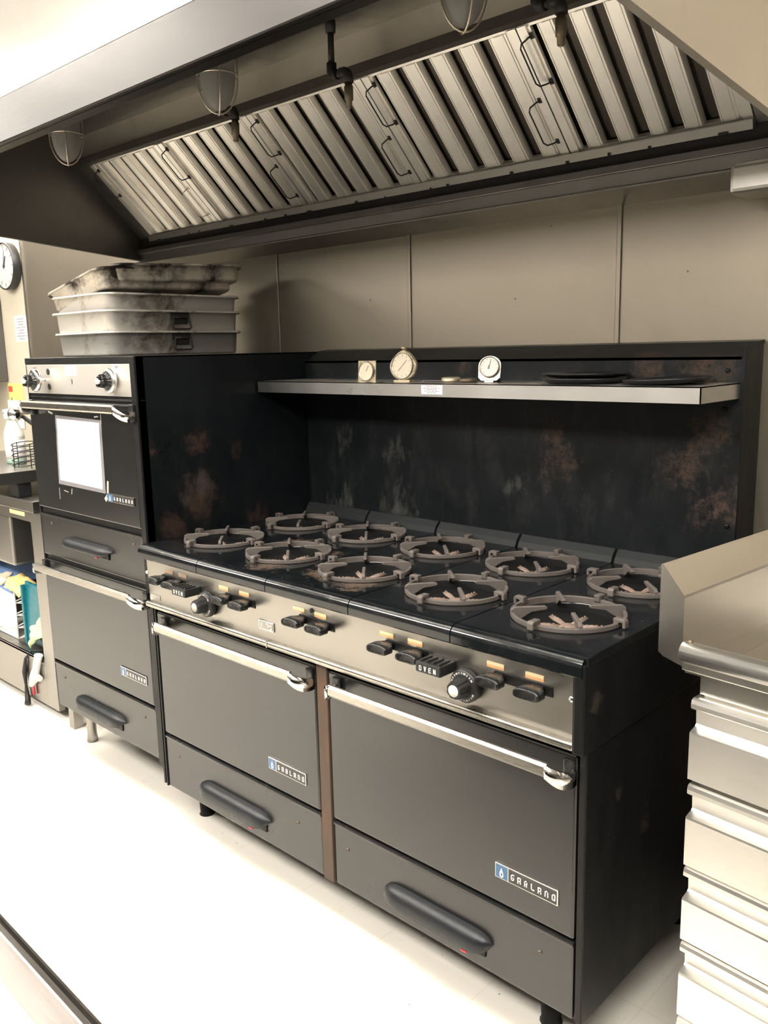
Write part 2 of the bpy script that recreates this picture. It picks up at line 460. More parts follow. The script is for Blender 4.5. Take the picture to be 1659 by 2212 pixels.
# ------------------------------------------------------------------ room
WY = .82                      # face of the rear wall
m = mb('floor_tiles').box(-4.6, 5.0, -2.9, WY+.1, -.1, 0); struct('floor', m)
m = mb('white_ceiling').box(-4.6, 5.0, -2.9, WY+.1, CEIL_Z, CEIL_Z+.1); struct('ceiling', m)
m = mb('cream_paint').box(-4.7, 5.1, WY, WY+.1, 0, CEIL_Z); struct('wall_back', m)
m = mb('grey_paint').box(-4.7, -4.6, -3.0, WY, 0, CEIL_Z); struct('wall_left', m)
m = mb('grey_paint').box(5.0, 5.1, -3.0, WY, 0, CEIL_Z); struct('wall_right', m)
m = mb('grey_paint').box(-4.7, 5.1, -3.0, -2.9, 0, CEIL_Z); struct('wall_front', m)
m = mb('wall_stainless').box(-2.36, 3.6, WY-.004, WY, .0, 2.34); struct('trim_1', m)
for i, x in enumerate((-.263, .398, 1.14)):
    m = mb('wall_stainless').box(x-.007, x+.007, WY-.0095, WY-.004, 0.2, 1.95, .0025); struct('trim_%d' % (i+2), m)
m = mb('chrome').box(-2.372, -2.352, WY-.012, WY, 0, 2.2, .003); struct('trim_5', m)

for (x, y, d, lab) in LAMPS:
    t = thing('ceiling_light', lab, 'ceiling light', (x, y, CEIL_Z), 'ceiling lights over the aisle')
    w = .6
    m = mb('white_plastic')
    m.box(x-w, x-w+.012, y-d, y+d, CEIL_Z-.06, CEIL_Z, .003); m.build('end_cap', t)
    mb('white_plastic').box(x+w-.012, x+w, y-d, y+d, CEIL_Z-.06, CEIL_Z, .003).build('end_cap', t)
    mb('lamp_diffuser').box(x-w+.012, x+w-.012, y-d, y+d, CEIL_Z-.058, CEIL_Z-.001, .02, seg=3).build('diffuser', t)
# ------------------------------------------------------------------ exhaust hood
HX0, HX1 = -1.09, 1.65
hood = thing('exhaust_hood', 'long stainless steel exhaust hood over the black range and double oven', 'exhaust hood', (0, WY, 1.88))
LY, LZ0, LZ1 = -.22, 2.077, 2.190
CZ = 2.35
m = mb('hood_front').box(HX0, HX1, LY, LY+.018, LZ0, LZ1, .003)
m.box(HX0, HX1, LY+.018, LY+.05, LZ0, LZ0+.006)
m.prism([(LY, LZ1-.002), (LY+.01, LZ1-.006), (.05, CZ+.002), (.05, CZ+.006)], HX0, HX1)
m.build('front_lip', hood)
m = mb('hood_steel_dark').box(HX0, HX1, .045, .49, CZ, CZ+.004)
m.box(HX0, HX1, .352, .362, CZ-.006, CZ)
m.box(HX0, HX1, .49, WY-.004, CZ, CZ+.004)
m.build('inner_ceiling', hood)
mb('hood_inner').box(HX0, HX1, .49, .495, 2.262, CZ).build('inner_panel', hood)
m = mb('greasy_trim').prism([(.468, 2.262), (.468, 2.236), (.50, 2.236), (.50, 2.268)], HX0, HX1)
m.build('filter_rail', hood)
# end panels, bottom edge drops towards the wall
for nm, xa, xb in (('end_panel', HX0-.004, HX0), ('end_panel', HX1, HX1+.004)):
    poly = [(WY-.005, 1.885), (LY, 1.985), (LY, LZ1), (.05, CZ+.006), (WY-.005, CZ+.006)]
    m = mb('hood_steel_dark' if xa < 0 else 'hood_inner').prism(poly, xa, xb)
    # folded hem along the lower edge
    xi = xb if xa < 0 else xa-.012
    m.prism([(WY-.005, 1.885), (LY, 1.985), (LY, 1.997), (WY-.005, 1.897)], xi, xi+.012)
    m.build(nm, hood)
def fp(s, n):                 # a point on the filter slope: s up the slope, n out of it into the room
    return (.75-.7203*s-.693*n, 1.99+.6937*s-.720*n)
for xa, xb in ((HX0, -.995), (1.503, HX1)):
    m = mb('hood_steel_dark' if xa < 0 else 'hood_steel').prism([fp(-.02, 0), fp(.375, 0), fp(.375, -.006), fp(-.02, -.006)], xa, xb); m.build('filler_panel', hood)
m = mb('greasy_trim').prism([fp(-.03, -.035), fp(.37, -.035), fp(.37, -.04), fp(-.03, -.04)], HX0, HX1); m.build('filter_backing', hood)
# grease rail under the filters, dark slot, and the trough along the wall
m = mb('cabinet_steel').prism([(.735, 1.984), (.752, 1.992), (.756, 1.972), (.739, 1.964)], -.995, 1.503)
m.use('grease_shade_black')
rnd = random.Random(3)
for k in range(16):
    x = -.9+2.35*k/15+rnd.uniform(-.05, .05); w = rnd.choice((.006, .008, .022))
    m.box(x, x+w, .733, .7355, 1.962, 1.962+rnd.uniform(.004, .009), .001)
m.build('grease_rail', hood)
m = mb('grease_shade_black').box(HX0, HX1, .760, WY-.004, 1.925, 1.99); m.build('gap_shade', hood)  # black block fills the gap below the filters, painting its shade
m = mb('hood_steel').prism([(.738, 1.932), (.742, 1.932), (.742, 1.884), (.72, 1.884), (.715, 1.880), (.715, 1.876), (WY-.004, 1.852), (WY-.004, 1.925), (.760, 1.925), (.744, 1.938)], HX0, HX1)
m.use('hood_steel_dark').box(HX0, HX1, .730, .7385, 1.918, 1.938, .002)
m.build('drip_trough', hood)

# baffle filters
FX = [-.995, -.510, .002, .515, 1.030, 1.503]
def baffle_filter(x0, x1, label, low_open):
    t = thing('grease_filter', label, 'grease filter', (x0, .75, 1.99), 'baffle filters in the hood')
    m = mb('filter_steel'); w = x1-x0
    def bar(xa, xb, s0, s1, n0, n1, mat='filter_steel'):
        m.use(mat); m.prism([fp(s0, n0), fp(s1, n0), fp(s1, n1), fp(s0, n1)], xa, xb)
    bar(x0+.002, x0+.026, .0, .352, -.012, .004); bar(x1-.026, x1-.002, .0, .352, -.012, .004)
    bar(x0+.026, x0+.034, .0, .352, -.012, -.002); bar(x1-.034, x1-.026, .0, .352, -.012, -.002)
    bar(x0+.002, x1-.002, -.004, .006, -.016, -.002); bar(x0+.002, x1-.002, .346, .354, -.016, -.002)
    m.build('frame', t)
    m = mb('filter_steel'); n = 5
    pitch = (w-.068+.024)/(n+.0)
    def xs(poly, s0, s1):
        A = [Vector((p[0], *fp(s0, p[1]))) for p in poly]; Bq = [Vector((p[0], *fp(s1, p[1]))) for p in poly]
        va = [m.bm.verts.new(c) for c in A]; vb = [m.bm.verts.new(c) for c in Bq]
        k = len(poly); m._f(va); m._f(vb[::-1])
        for i in range(k): m._f([va[i], vb[i], vb[(i+1) % k], va[(i+1) % k]])
    for i in range(n):
        a = x0+.034+pitch*i
        if i: 
            pass
        a += .012
        b = a+pitch-.036
        # hat section: front rib with stepped, sloping flanks
        xs([(a-.002, -.018), (a+.008, -.003), (a+.009, .002), (a+.012, .002), (a+.013, 0.0), (a+.022, 0.0), (a+.023, .003), (b-.006, .003), (b-.005, .001), (b, .001), (b+.004, -.018), (b+.002, -.018), (b-.002, -.003), (a+.010, -.003), (a+.001, -.018)], .006, .346)
    m.build('baffles', t)
    m = mb('baffle_shade')  # same filter, coloured dark to paint the shade in the slots
    for i in range(n+1):
        a = x0+.034+pitch*i-.012
        a = max(a, x0+.027); b = min(a+.030, x1-.027)
        m.prism([fp(.006, -.022), fp(.346, -.022), fp(.346, -.024), fp(.006, -.024)], a, b)
    m.build('rear_baffles', t)
    # drop handles: wire loops on the frame edge, upper left and lower right
    for (xc, s0, s1, side, mat) in ((x0+.022, .205, .325, -1, 'pipe_black'), (x1-.030, .045, .165, -1, 'pipe_black' if low_open else 'filter_steel')):
        if x1 > 1.4 and s0 < .1: continue
        h = mb(mat); L = []
        out = .021
        for (dx, s, nn) in ((0.012, s0, .004), (0.004, s0, out*.5), (-.012, s0+.004, out), (-.018, s0+.014, out+.002), (-.018, s1-.014, out+.002), (-.012, s1-.004, out), (0.004, s1, out*.5), (0.012, s1, .004)):
            y, z = fp(s, nn); L.append((xc+dx*side*-1, y, z))
        h.tube(L, .0021, 6)
        for s in (s0, s1):
            h.prism([fp(s-.007, .006), fp(s+.007, .006), fp(s+.007, .002), fp(s-.007, .002)], xc+.006, xc+.015)
        h.build('handle', t)
    return t
names = ['grease filter at the far left end of the hood, narrowest looking', 'second grease filter from the left, behind the middle caged lamp', 'middle one of the five grease filters, behind the black pipe nozzle',
         'fourth grease filter from the left, with black upper drop handle', 'grease filter at the right end of the hood, cut by the hood side']
for i in range(5): baffle_filter(FX[i], FX[i+1], names[i], i > 0)

# caged lamps
def caged_lamp(x, label):
    y, zt = .10, CZ; zb = 2.095
    t = thing('caged_lamp', label, 'lamp', (x, y, zt), 'caged lamps under the hood')
    mb('lamp_housing').lathe([(.062, CZ), (.062, CZ-.012), (.055, CZ-.03), (.056, CZ-.062), (.050, CZ-.066)], (x, y, 0)).build('housing', t)
    prof = [(.046, CZ-.060)]
    prof += [(.044, CZ-.075), (.0445, CZ-.13), (.0445, CZ-.165)]
    for k in range(1, 9):
        a = PI/2*k/8; prof.append((.0445*math.cos(a), CZ-.165-.080*math.sin(a)))
    mb('lamp_glass').lathe(prof, (x, y, 0), n=36).build('glass_jar', t)
    mb('dirty_glass_body').lathe([(.016, CZ-.06), (.018, CZ-.09), (.028, CZ-.125), (.030, CZ-.15), (.022, CZ-.175), (.0, CZ-.186)], (x, y, 0), n=20).build('bulb', t)
    m = mb('cage_wire')
    R = .051
    for z in (CZ-.106, CZ-.162):
        m.tube([(x+R*math.cos(2*PI*k/40), y+R*math.sin(2*PI*k/40), z) for k in range(40)], .0022, 6, closed=True)
    for q in range(2):
        a = PI/4+.25+PI/2*q; L = [(-R, CZ-.05), (-R, CZ-.14)]
        L += [(-R*math.cos(PI/2*k/8), CZ-.165-.088*math.sin(PI/2*k/8)) for k in range(0, 9)]
        L += [(R*math.sin(PI/2*k/8), CZ-.165-.088*math.cos(PI/2*k/8)) for k in range(1, 9)]
        L += [(R, CZ-.14), (R, CZ-.05)]
        m.tube([(x+u*math.cos(a), y+u*math.sin(a), z-.0015*q) for u, z in L], .0022, 6)
    m.build('wire_cage', t)
caged_lamp(-.415, 'caged glass jar lamp at the far left under the hood')
caged_lamp(.392, 'caged glass jar lamp in the middle, beside the black pipe')
caged_lamp(1.185, 'caged glass jar lamp at the top edge, nearest of the three')

# fire suppression nozzles
def nozzle(x, label, full=True):
    y = .378
    t = thing('suppression_pipe', label, 'pipe', (x, y, CZ), 'fire suppression pipes in the hood')
    m = mb('pipe_black').tube([(x, y, CZ), (x, y, 2.232)], .0085, 12)
    m.lathe([(.014, CZ), (.015, CZ-.012), (.013, CZ-.03)], (x, y, 0), n=12)
    m.build('drop_pipe', t)
    m = mb('pipe_black'); e = .062
    m.tube([(x, y, 2.246), (x, y, 2.226), (x+.004, y, 2.218), (x+.012, y, 2.214), (x+.022, y, 2.214)], [.0135, .0135, .013, .0125, .013], 12)
    m.tube([(x+.020, y, 2.214), (x+.036, y, 2.214)], .009, 12)
    m.tube([(x+.034, y, 2.214), (x+.048, y, 2.214), (x+.057, y, 2.210), (x+.062, y, 2.200), (x+.062, y, 2.185)], [.0135, .013, .013, .013, .014], 12)
    m.build('elbow', t)
    m = mb('nozzle_brass').lathe([(.010, 2.188), (.010, 2.176), (.0125, 2.175), (.012, 2.142), (.0085, 2.140), (.0080, 2.124), (.006, 2.122)], (x+.062, y, 0), n=12)
    m.use('shelf_steel').lathe([(.0045, 2.1215), (.0035, 2.1205)], (x+.062, y, 0), n=10)
    m.build('nozzle', t)
nozzle(.522, 'black fire suppression pipe with elbow and nozzle, left of the third filter handle')
nozzle(.034, 'black suppression nozzle tucked behind the middle caged lamp')
nozzle(1.166, 'black suppression nozzle at the top edge over the right hand filters')

# steel box at the right under the trough
m = mb('table_steel').box(1.470, 1.86, .695, WY-.006, 1.822, 1.889, .012, seg=3)
tag(m.build('metal_box', off=(1.47, .8, 1.82)), 'small rounded stainless box on the wall at the right picture edge under the hood', 'metal box')
# ------------------------------------------------------------------ range
RT = .930
ran = thing('gas_range', 'wide black ten burner gas range with two ovens and steel control panel', 'range', (0, 0, 0))
XR = 1.524
m = mb('side_enamel').box(1.512, 1.535, .004, .735, .735, .916, .003)
m.box(1.524, 1.530, .03, .72, .14, .735, .001)
m.build('side_panel', ran)
m = mb('side_enamel').box(.004, .012, .03, .72, .14, .9); m.build('side_panel', ran)
m = mb('frame_enamel').box(1.514, 1.5285, .028, .06, .140, .742, .002); m.build('corner_post', ran)
m = mb('frame_enamel').box(.012, .058, .034, .06, .140, .742, .002)
m.box(.028, .034, .024, .05, .140, .735, .001); m.build('corner_post', ran)
m = mb('rusty_post').box(.768, .806, .024, .06, .140, .742, .002); m.build('centre_post', ran)
m = mb('black_plain').box(.05, 1.52, .055, .70, .150, .90); m.build('oven_body', ran)
m = mb('black_plain').box(.012, .07, .04, .70, .150, .745); m.build('oven_body', ran)
# legs
for lx, ly in ((.055, .15), (1.39, .14), (.10, .66), (1.44, .66)):
    m = mb('black_plain').lathe([(.026, .151), (.026, .14), (.019, .135), (.018, .05), (.024, .045), (.022, .006), (.026, .0)], (lx, ly, 0), n=16)
    m.build('leg', ran)
# cooktop sections
def hole_cell(m, x0, x1, y0, y1, cx, cy, r, z, n=48):
    """flat plate with a round opening"""
    corners = [math.atan2(y-cy, x-cx) for x, y in ((x0, y0), (x1, y0), (x1, y1), (x0, y1))]
    angs = sorted([2*PI*i/n-PI for i in range(n)]+corners)
    inner, mid, outer = [], [], []
    for a in angs:
        c, s = math.cos(a), math.sin(a)
        t = min(((x1-cx)/c if c > 1e-9 else (x0-cx)/c if c < -1e-9 else 1e9), ((y1-cy)/s if s > 1e-9 else (y0-cy)/s if s < -1e-9 else 1e9))
        inner.append(m.bm.verts.new((cx+r*c, cy+r*s, z-.006)))
        mid.append(m.bm.verts.new((cx+min(r+.012, t)*c, cy+min(r+.012, t)*s, z-.001)))
        outer.append(m.bm.verts.new((cx+t*c, cy+t*s, z)))
    k = len(angs); low = [m.bm.verts.new((v.co.x, v.co.y, z-.05)) for v in inner]
    for i in range(k):
        j = (i+1) % k
        m._f([mid[i], mid[j], outer[j], outer[i]]); m._f([inner[i], inner[j], mid[j], mid[i]], True)
        m.use('cavity_black'); m._f([low[i], low[j], inner[j], inner[i]], True); m.use('top_enamel')
BUR = []
for i in range(5):
    x0, x1 = .3048*i+.0015, .3048*(i+1)-.0015
    if i == 0: x0 = -.001
    if i == 4: x1 = 1.530
    cx = .1524+.3048*i
    m = mb('top_enamel')
    hole_cell(m, x0, x1, .040, .372, cx, .212, .112, RT); hole_cell(m, x0, x1, .372, .700, cx, .530, .112, RT)
    # rolled nose
    prof = [(.040, RT), (.026, RT-.0003)]
    for k in range(17):
        a = PI/2*k/16; prof.append((.022-.022*math.sin(a), RT-.0225+.022*math.cos(a)))
    prof += [(0.000, .893), (.004, .889), (.008, .889), (.008, .905), (.024, RT-.014), (.040, RT-.010)]
    m.prism(prof, x0, x1, 'x')
    # right hand and rear skirts
    if i == 4: m.box(1.528, 1.536, .012, .70, .912, RT, .002)
    m.build('cooktop_section', ran)
    m = mb('lip_enamel').prism([(.676, RT-.002), (.684, RT+.016), (.700, RT+.034), (.704, RT+.034), (.704, RT-.002)], x0+.003, x1-.003)
    m.build('rear_lip', ran)
    for cy in (.212, .530): BUR.append((cx, cy))
m = mb('black_plain').box(.016, 1.505, .045, .70, .845, .872); m.build('drip_tray', ran)
# burners: cast heads with radiating arms
def burner_mesh(cx, cy):
    m = mb('burner_rust'); z = .872
    m.lathe([(.020, z), (.024, z+.030), (.018, z+.036), (.0, z+.038)], (cx, cy, 0), n=20)
    for k in range(6):
        a = PI/6+PI/3*k; M = Matrix.Translation((cx, cy, z+.028)) @ Matrix.Rotation(a, 4, 'Z')
        m.tube([(.014, 0, 0), (.05, 0, .002), (.078, 0, 0)], [.0085, .0095, .0075], 10, M=M)
        for q in range(5):
            m.lathe([(.0022, .007), (.0022, .0115), (.0, .012)], (.03+.010*q, 0, 0), n=6, M=M)
    m.use('cavity_black')
    m.lathe([(.112, .905), (.108, .880), (.070, .873), (.04, .873)], (cx, cy, 0), n=32)
    return m
for (cx, cy) in BUR: burner_mesh(cx, cy).build('burner', ran)
# control panel
m = mb('panel_steel').prism([(.020, .892), (.026, .892), (.030, .755), (.024, .755)], .012, 1.510)
m.use('black_plain')
def slot(x0, x1, z0, z1):
    m.box(x0, x1, .0195, .024, z0, z1, .002)
for a, b in ((.105, .185), (.42, .51), (.728, .815), (1.03, 1.112), (1.33, 1.428)):
    slot(a-.012, b+.030, .828, .850)
m.build('control_panel', ran)
m = mb('handle_steel').box(.012, 1.512, .004, .030, .738, .755, .006, seg=3)
m.box(.598, .602, .003, .02, .738, .755)
m.build('panel_rail', ran)
m = mb('frame_enamel').box(1.509, 1.526, .006, .03, .735, .905, .002); m.build('corner_cap', ran)
def valve_knob(x, tilt=0.0, zc=.838):
    m = mb('knob_black')
    # flat lever knob, waisted, concave front
    M = Matrix.Translation((x, .004, zc)) @ Matrix.Rotation(tilt, 4, 'Y')
    loops = []
    W_, H_ = .0295, .0115
    for (yy, sx, sz) in ((.020, .55, .8), (.006, .62, .95), (-.004, .98, 1.0), (-.026, 1.0, .95), (-.031, .94, .8), (-.0285, .8, .55)):
        L = []
        for k in range(24):
            a = 2*PI*k/24; c, s_ = math.cos(a), math.sin(a)
            px = math.copysign(abs(c)**.55, c)*W_*sx; pz = math.copysign(abs(s_)**.6, s_)*H_*sz
            yv = yy+(.004*(1-(px/W_)**2) if yy < -.02 else 0)
            L.append(M @ Vector((px, yv, pz)))
        loops.append(L)
    m.loft(loops, True, (True, True), True)
    m.lathe([(.0032, .0), (.0028, -.014), (.0, -.015)], (x, -.004, zc), n=8)
    m.build('valve_knob', ran)
for x in (.105, .185, .422, .507, .729, .815, 1.026, 1.114, 1.330, 1.424): valve_knob(x)
def oven_valve(x, mark):
    z = .834
    m = mb('dial_black').box(x-.034, x+.034, -.032, .022, z-.012, z+.012, .003)
    for k in range(4): m.box(x-.026+.016*k, x-.020+.016*k, -.026, .010, z+.011, z+.0155, .001)
    m.use(mark); h = .011
    u = h/5; w = 3*u; gap = .0065; X = x-.5*(4*w+3*gap)
    for ch in 'OVEn':
        strokes(m, ch, X, z-.0065, -.0328, -.0318, h, 0); X += w+gap
    m.build('oven_valve_knob', ran)
oven_valve(.256, 'white_mark'); oven_valve(1.184, 'white_mark')
def thermostat(x, z, par, y=.0, face='white_mark', mark='faded_mark', sc=1.0):
    M = Matrix.Translation((x, y, z)) @ Matrix.Scale(sc, 4)
    m = mb('dial_black').lathe([(.020, .022), (.034, .020), (.0365, .014), (.036, .004), (.033, .001), (.020, .0)], (0, 0, 0), 'y', n=36, M=M)
    loops = []
    for yy, rr in ((.004, .024), (-.006, .022), (-.024, .020), (-.030, .018)):
        L = []
        for k in range(64):
            a = 2*PI*k/64; r2 = rr*(1-.10*(.5+.5*math.cos(8*a))**3)
            L.append(M @ Vector((r2*math.cos(a), yy, r2*math.sin(a))))
        loops.append(L)
    m.loft(loops, True, (True, True), False)
    m.use(face).lathe([(.0125, -.0295), (.0125, -.0312), (.0, -.0315)], (0, 0, 0), 'y', n=24, M=M)
    m.use(mark)
    for k in range(22):
        a = -.9+2*PI*.86*k/22
        Mk = M @ Matrix.Rotation(-a, 4, 'Y')
        m.box(-.0012 if k % 3 else -.0028, .0012 if k % 3 else .0028, .0, .0018, .0275, .0315, M=Mk)
    m.build('thermostat_dial', par)
thermostat(.330, .803, ran, face='faded_mark'); thermostat(1.252, .803, ran)
# coloured burner tags over the knobs
for i, x in enumerate((.404, .495, .717, .797, 1.019, 1.105, 1.322, 1.416)):
    m = mb('tag_light').box(x-.021, x+.021, .0185, .0215, .861, .867)
    m.use('copper_tag').box(x-.021, x+.021, .0185, .0215, .855 if i not in (2,) else .857, .861)
    tg = m.build('burner_tag', ran)
for x in (.135, .205):
    m = mb('tag_worn').box(x-.020, x+.020, .0185, .0215, .858, .868); m.build('burner_tag', ran)
m = mb('shelf_steel').box(.552, .613, .0195, .023, .778, .803, .0005)
m.use('cabinet_steel').box(.555, .610, .0185, .0215, .781, .800)
m.use('shelf_steel').box(.564, .567, .018, .0205, .786, .797)
m.tube([(.578, .0185, .798), (.588, .0185, .796), (.594, .0185, .790), (.596, .0185, .783)], .0012, 6)
m.box(.600, .607, .018, .0205, .783, .786); m.box(.597, .606, .018, .0205, .792, .794)
m.build('maker_plate', ran)
m = mb('cabinet_steel').box(.018, .070, .0225, .026, .762, .777)
m.use('ink').box(.020, .036, .022, .0235, .7765, .7785); m.box(.042, .062, .022, .0235, .7755, .7775)
m.build('rating_plate', ran)
m = mb('grease_shade_black').lathe([(.006, .023), (.006, .018), (.004, .0175)], (.765, 0, .868), 'y', n=14); m.build('plug', ran)
def screw(x, z, y, par, r=.0055, mat='shelf_steel'):
    m = mb(mat).lathe([(r, y+.002), (r, y-.001), (r*.7, y-.0028), (.0, y-.003)], (x, 0, z), 'y', n=14)
    m.use('black_plain').box(-r*.75, r*.75, -.0005, .0005, -.0006, .0006, M=Matrix.Translation((x, y-.003, z)) @ Matrix.Rotation(-.7, 4, 'Y'))
    return m.build('screw', par)
screw(1.498, .836, .0225, ran, .0065); screw(.010, .842, .0195, ran, .005, 'white_mark')

def badge(x0, x1, z0, z1, y, par, bright=True):
    m = mb('chrome'); t = .0016 if x1-x0 > .1 else .001
    m.box(x0, x1, y-.0035, y, z0, z1, .0006)
    m.use('badge_blue').box(x0+.002, x0+(x1-x0)*.215, y-.0042, y-.003, z0+.002, z1-.003)
    m.use('badge_black').box(x0+(x1-x0)*.225, x1-.003, y-.0042, y-.003, z0+.002, z1-.003)
    m.use('chrome').box(x0+(x1-x0)*.215, x0+(x1-x0)*.225, y-.0046, y-.003, z0+.001, z1-.002)
    m.use('white_mark')
    # flame drop
    cx, cz, H = x0+(x1-x0)*.112, (z0+z1)/2-.001, (z1-z0)*.66
    outer, inner = [], []
    for k in range(28):
        a = 2*PI*k/28
        rr = 1.0
        px = math.sin(a)*(.5-.5*math.cos(a))**.9; pz = math.cos(a)
        outer.append((cx+px*H*.34, cz-pz*H*-.5*-1 if False else cz+pz*H*.5))
        inner.append((cx+px*H*.14, cz-H*.14+pz*H*.22))
    O = [m.bm.verts.new((p[0], y-.0050, p[1])) for p in outer]
    I = [m.bm.verts.new((p[0], y-.0050, p[1])) for p in inner]
    for k in range(28): m._f([O[k], O[(k+1) % 28], I[(k+1) % 28], I[k]])
    h = (z1-z0)*.40; u = h/5; gap = ((x1-x0)*.70-7*3*u)/6
    X = x0+(x1-x0)*.265
    strokes(m, 'GARLAND', X, z0+(z1-z0)*.27, y-.0050, y-.004, h, gap)
    return m.build('badge', par)
def bar_handle(x0, x1, z, yb, par, proj=.060, h=.028, mat='handle_steel'):
    """flat bar on two sickle shaped chrome brackets"""
    m = mb(mat)
    prof = [(yb-proj+.004, z-h*.5), (yb-proj, z-h*.30), (yb-proj, z+h*.30), (yb-proj+.005, z+h*.5), (yb-proj+.011, z+h*.5), (yb-proj+.012, z-h*.5)]
    m.prism(prof, x0+.035, x1-.035)
    m.build('handle_bar', par)
    for sgn, xe in ((1, x0), (-1, x1)):
        m = mb('chrome')
        # sickle shaped cap that sweeps from the bar end down and back to the door
        loops = []; n = 14
        for k in range(n+1):
            a = k/n; c = math.sin(a*PI/2)
            yy = yb-proj+(proj-.002)*(1-math.cos(a*PI/2))
            xx = xe+sgn*(.037-.037*c)
            top = z+h*.5-.022*c**1.5; bot = z-h*.5-.026*math.sin(a*PI*.62)**1.3
            ty = .0055
            loops.append([(xx, yy-.001, top), (xx+sgn*ty, yy+.004, top-.001), (xx+sgn*ty, yy+.004, bot+.002), (xx, yy-.001, bot)])
        m.loft(loops, True, (True, True), True)
        m.use('knob_black').box(xe+min(sgn*.002, sgn*.026), xe+max(sgn*.002, sgn*.026), yb-.012, yb+.001, z-.040, z+.014, .003)
        m.build('handle_bracket', par)
def scoop(x0, x1, z0, z1, y, par, red=True, mat='handle_rubber'):
    """black drawer pull: elongated pointed canopy, open underneath"""
    L = x1-x0; H = z1-z0; loops = []; n = 28
    m = mb(mat)
    for k in range(n+1):
        s = k/n; e = min(s, 1-s)*L
        w = min(1.0, math.sqrt(max(0, 1-(max(0, .055-e)/.055)**2))) if e < .055 else 1.0
        w = max(w, .03)
        Lp = []
        for q in range(9):
            a = q/8*PI*.62
            zz = z1-.006-(H-.006)*(1-w)*.35-(H*w*.78)*(1-math.cos(a))/1.36
            yy = y-.030*w*math.sin(min(a, PI/2)*1.0)**.8
            Lp.append((x0+L*s, yy, zz+.004*w))
        zb = Lp[-1][2]
        Lp.append((x0+L*s, y-.022*w, zb+.002)); Lp.append((x0+L*s, y-.002, zb+.006*w))
        loops.append(Lp)
    m.loft(loops, False, (False, False), True)
    m.use('black_plain').box(x0+.03, x1-.02, y-.004, y+.0005, z0-.006, z0+H*.5, .0018)  # black plate paints the shade under the open pull
    if red: m.use('red_plastic').box(x1-.072, x1-.056, y-.0265, y-.02, z0-.001, z0+.004, .0015)
    return m.build('pull', par)
def oven_door(x0, x1, z0, z1, y, par, hz, hx0, hx1, bz=None, bx=None, glossy='door_enamel'):
    m = mb(glossy).box(x0, x1, y, y+.026, z0, z1, .006, seg=3)
    d = m.build('oven_door', par)
    bar_handle(hx0, hx1, hz, y, d)
    if bz: badge(bx[0], bx[1], bz[0], bz[1], y, d)
    return d
def drawer(x0, x1, z0, z1, y, par, px0, px1, pz0, pz1, sx, red=True):
    m = mb('drawer_enamel').box(x0, x1, y, y+.024, z0, z1, .004)
    m.box(x0+.001, x1-.001, y-.003, y+.02, z1-.010, z1-.002, .002)
    d = m.build('drawer', par)
    scoop(px0, px1, pz0, pz1, y, d, red)
    for s in sx: screw(s[0], s[1], y, d, .005, 'nozzle_brass')
    return d
oven_door(.036, .762, .325, .722, .026, ran, .700, .075, .785-.022, (.380, .414), (.560, .713))
oven_door(.810, 1.510, .325, .722, .026, ran, .702, .834, 1.512, (.387, .422), (1.320, 1.475))
drawer(.036, .764, .142, .318, .028, ran, .222, .553, .180, .236, [(.667, .255), (.104, .262)])
drawer(.810, 1.510, .142, .318, .028, ran, .988, 1.312, .180, .236, [(.859, .255), (1.431, .258)])
# riser with shelf
m = mb('back_enamel').box(.004, 1.520, .705, .711, .90, 1.462)
m.build('backguard_panel', ran)
m = mb('back_enamel')
m.prism([(.705, 1.455), (.711, 1.455), (.78, 1.488), (.812, 1.492), (.812, 1.500), (.775, 1.496), (.705, 1.462)], .0, 1.53)
m.prism([(1.520, .92), (1.526, .92), (1.530, 1.49), (1.520, 1.455)], .700, .708, 'y')
m.build('backguard_cap', ran)
m = mb('side_enamel').prism([(.705, .14), (.812, .14), (.812, 1.497), (.775, 1.494), (.705, 1.458)], 1.520, 1.528); m.build('backguard_side', ran)
m = mb('side_enamel').prism([(.705, .14), (.812, .14), (.812, 1.497), (.775, 1.494), (.705, 1.458)], .0, .006)
m.build('backguard_side', ran)
m = mb('black_plain').box(.01, 1.518, .73, .81, .15, 1.44); m.build('flue_box', ran)
m = mb('shelf_steel')
m.box(.002, 1.520, .488, .4905, 1.3655, 1.402); m.box(1.5175, 1.520, .488, .705, 1.3655, 1.402)
m.box(.002, .0045, .488, .705, 1.3655, 1.402)
m.box(.002, 1.520, .488, .705, 1.3995, 1.402)
m.use('black_plain').box(.006, 1.516, .492, .704, 1.394, 1.3992)
m.build('shelf', ran)
m = mb('label_white').box(.727, .802, .4868, .4885, 1.3725, 1.3965)
m.use('ink'); textlines(m, .731, .798, 1.3745, 1.3955, .4864, .4869, 5, 4)
m.build('shelf_label', ran)
for (x, z) in ((1.488, 1.43), (1.485, 1.34), (1.505, 1.06)): screw(x, z, .703, ran, .006, 'black_plain')

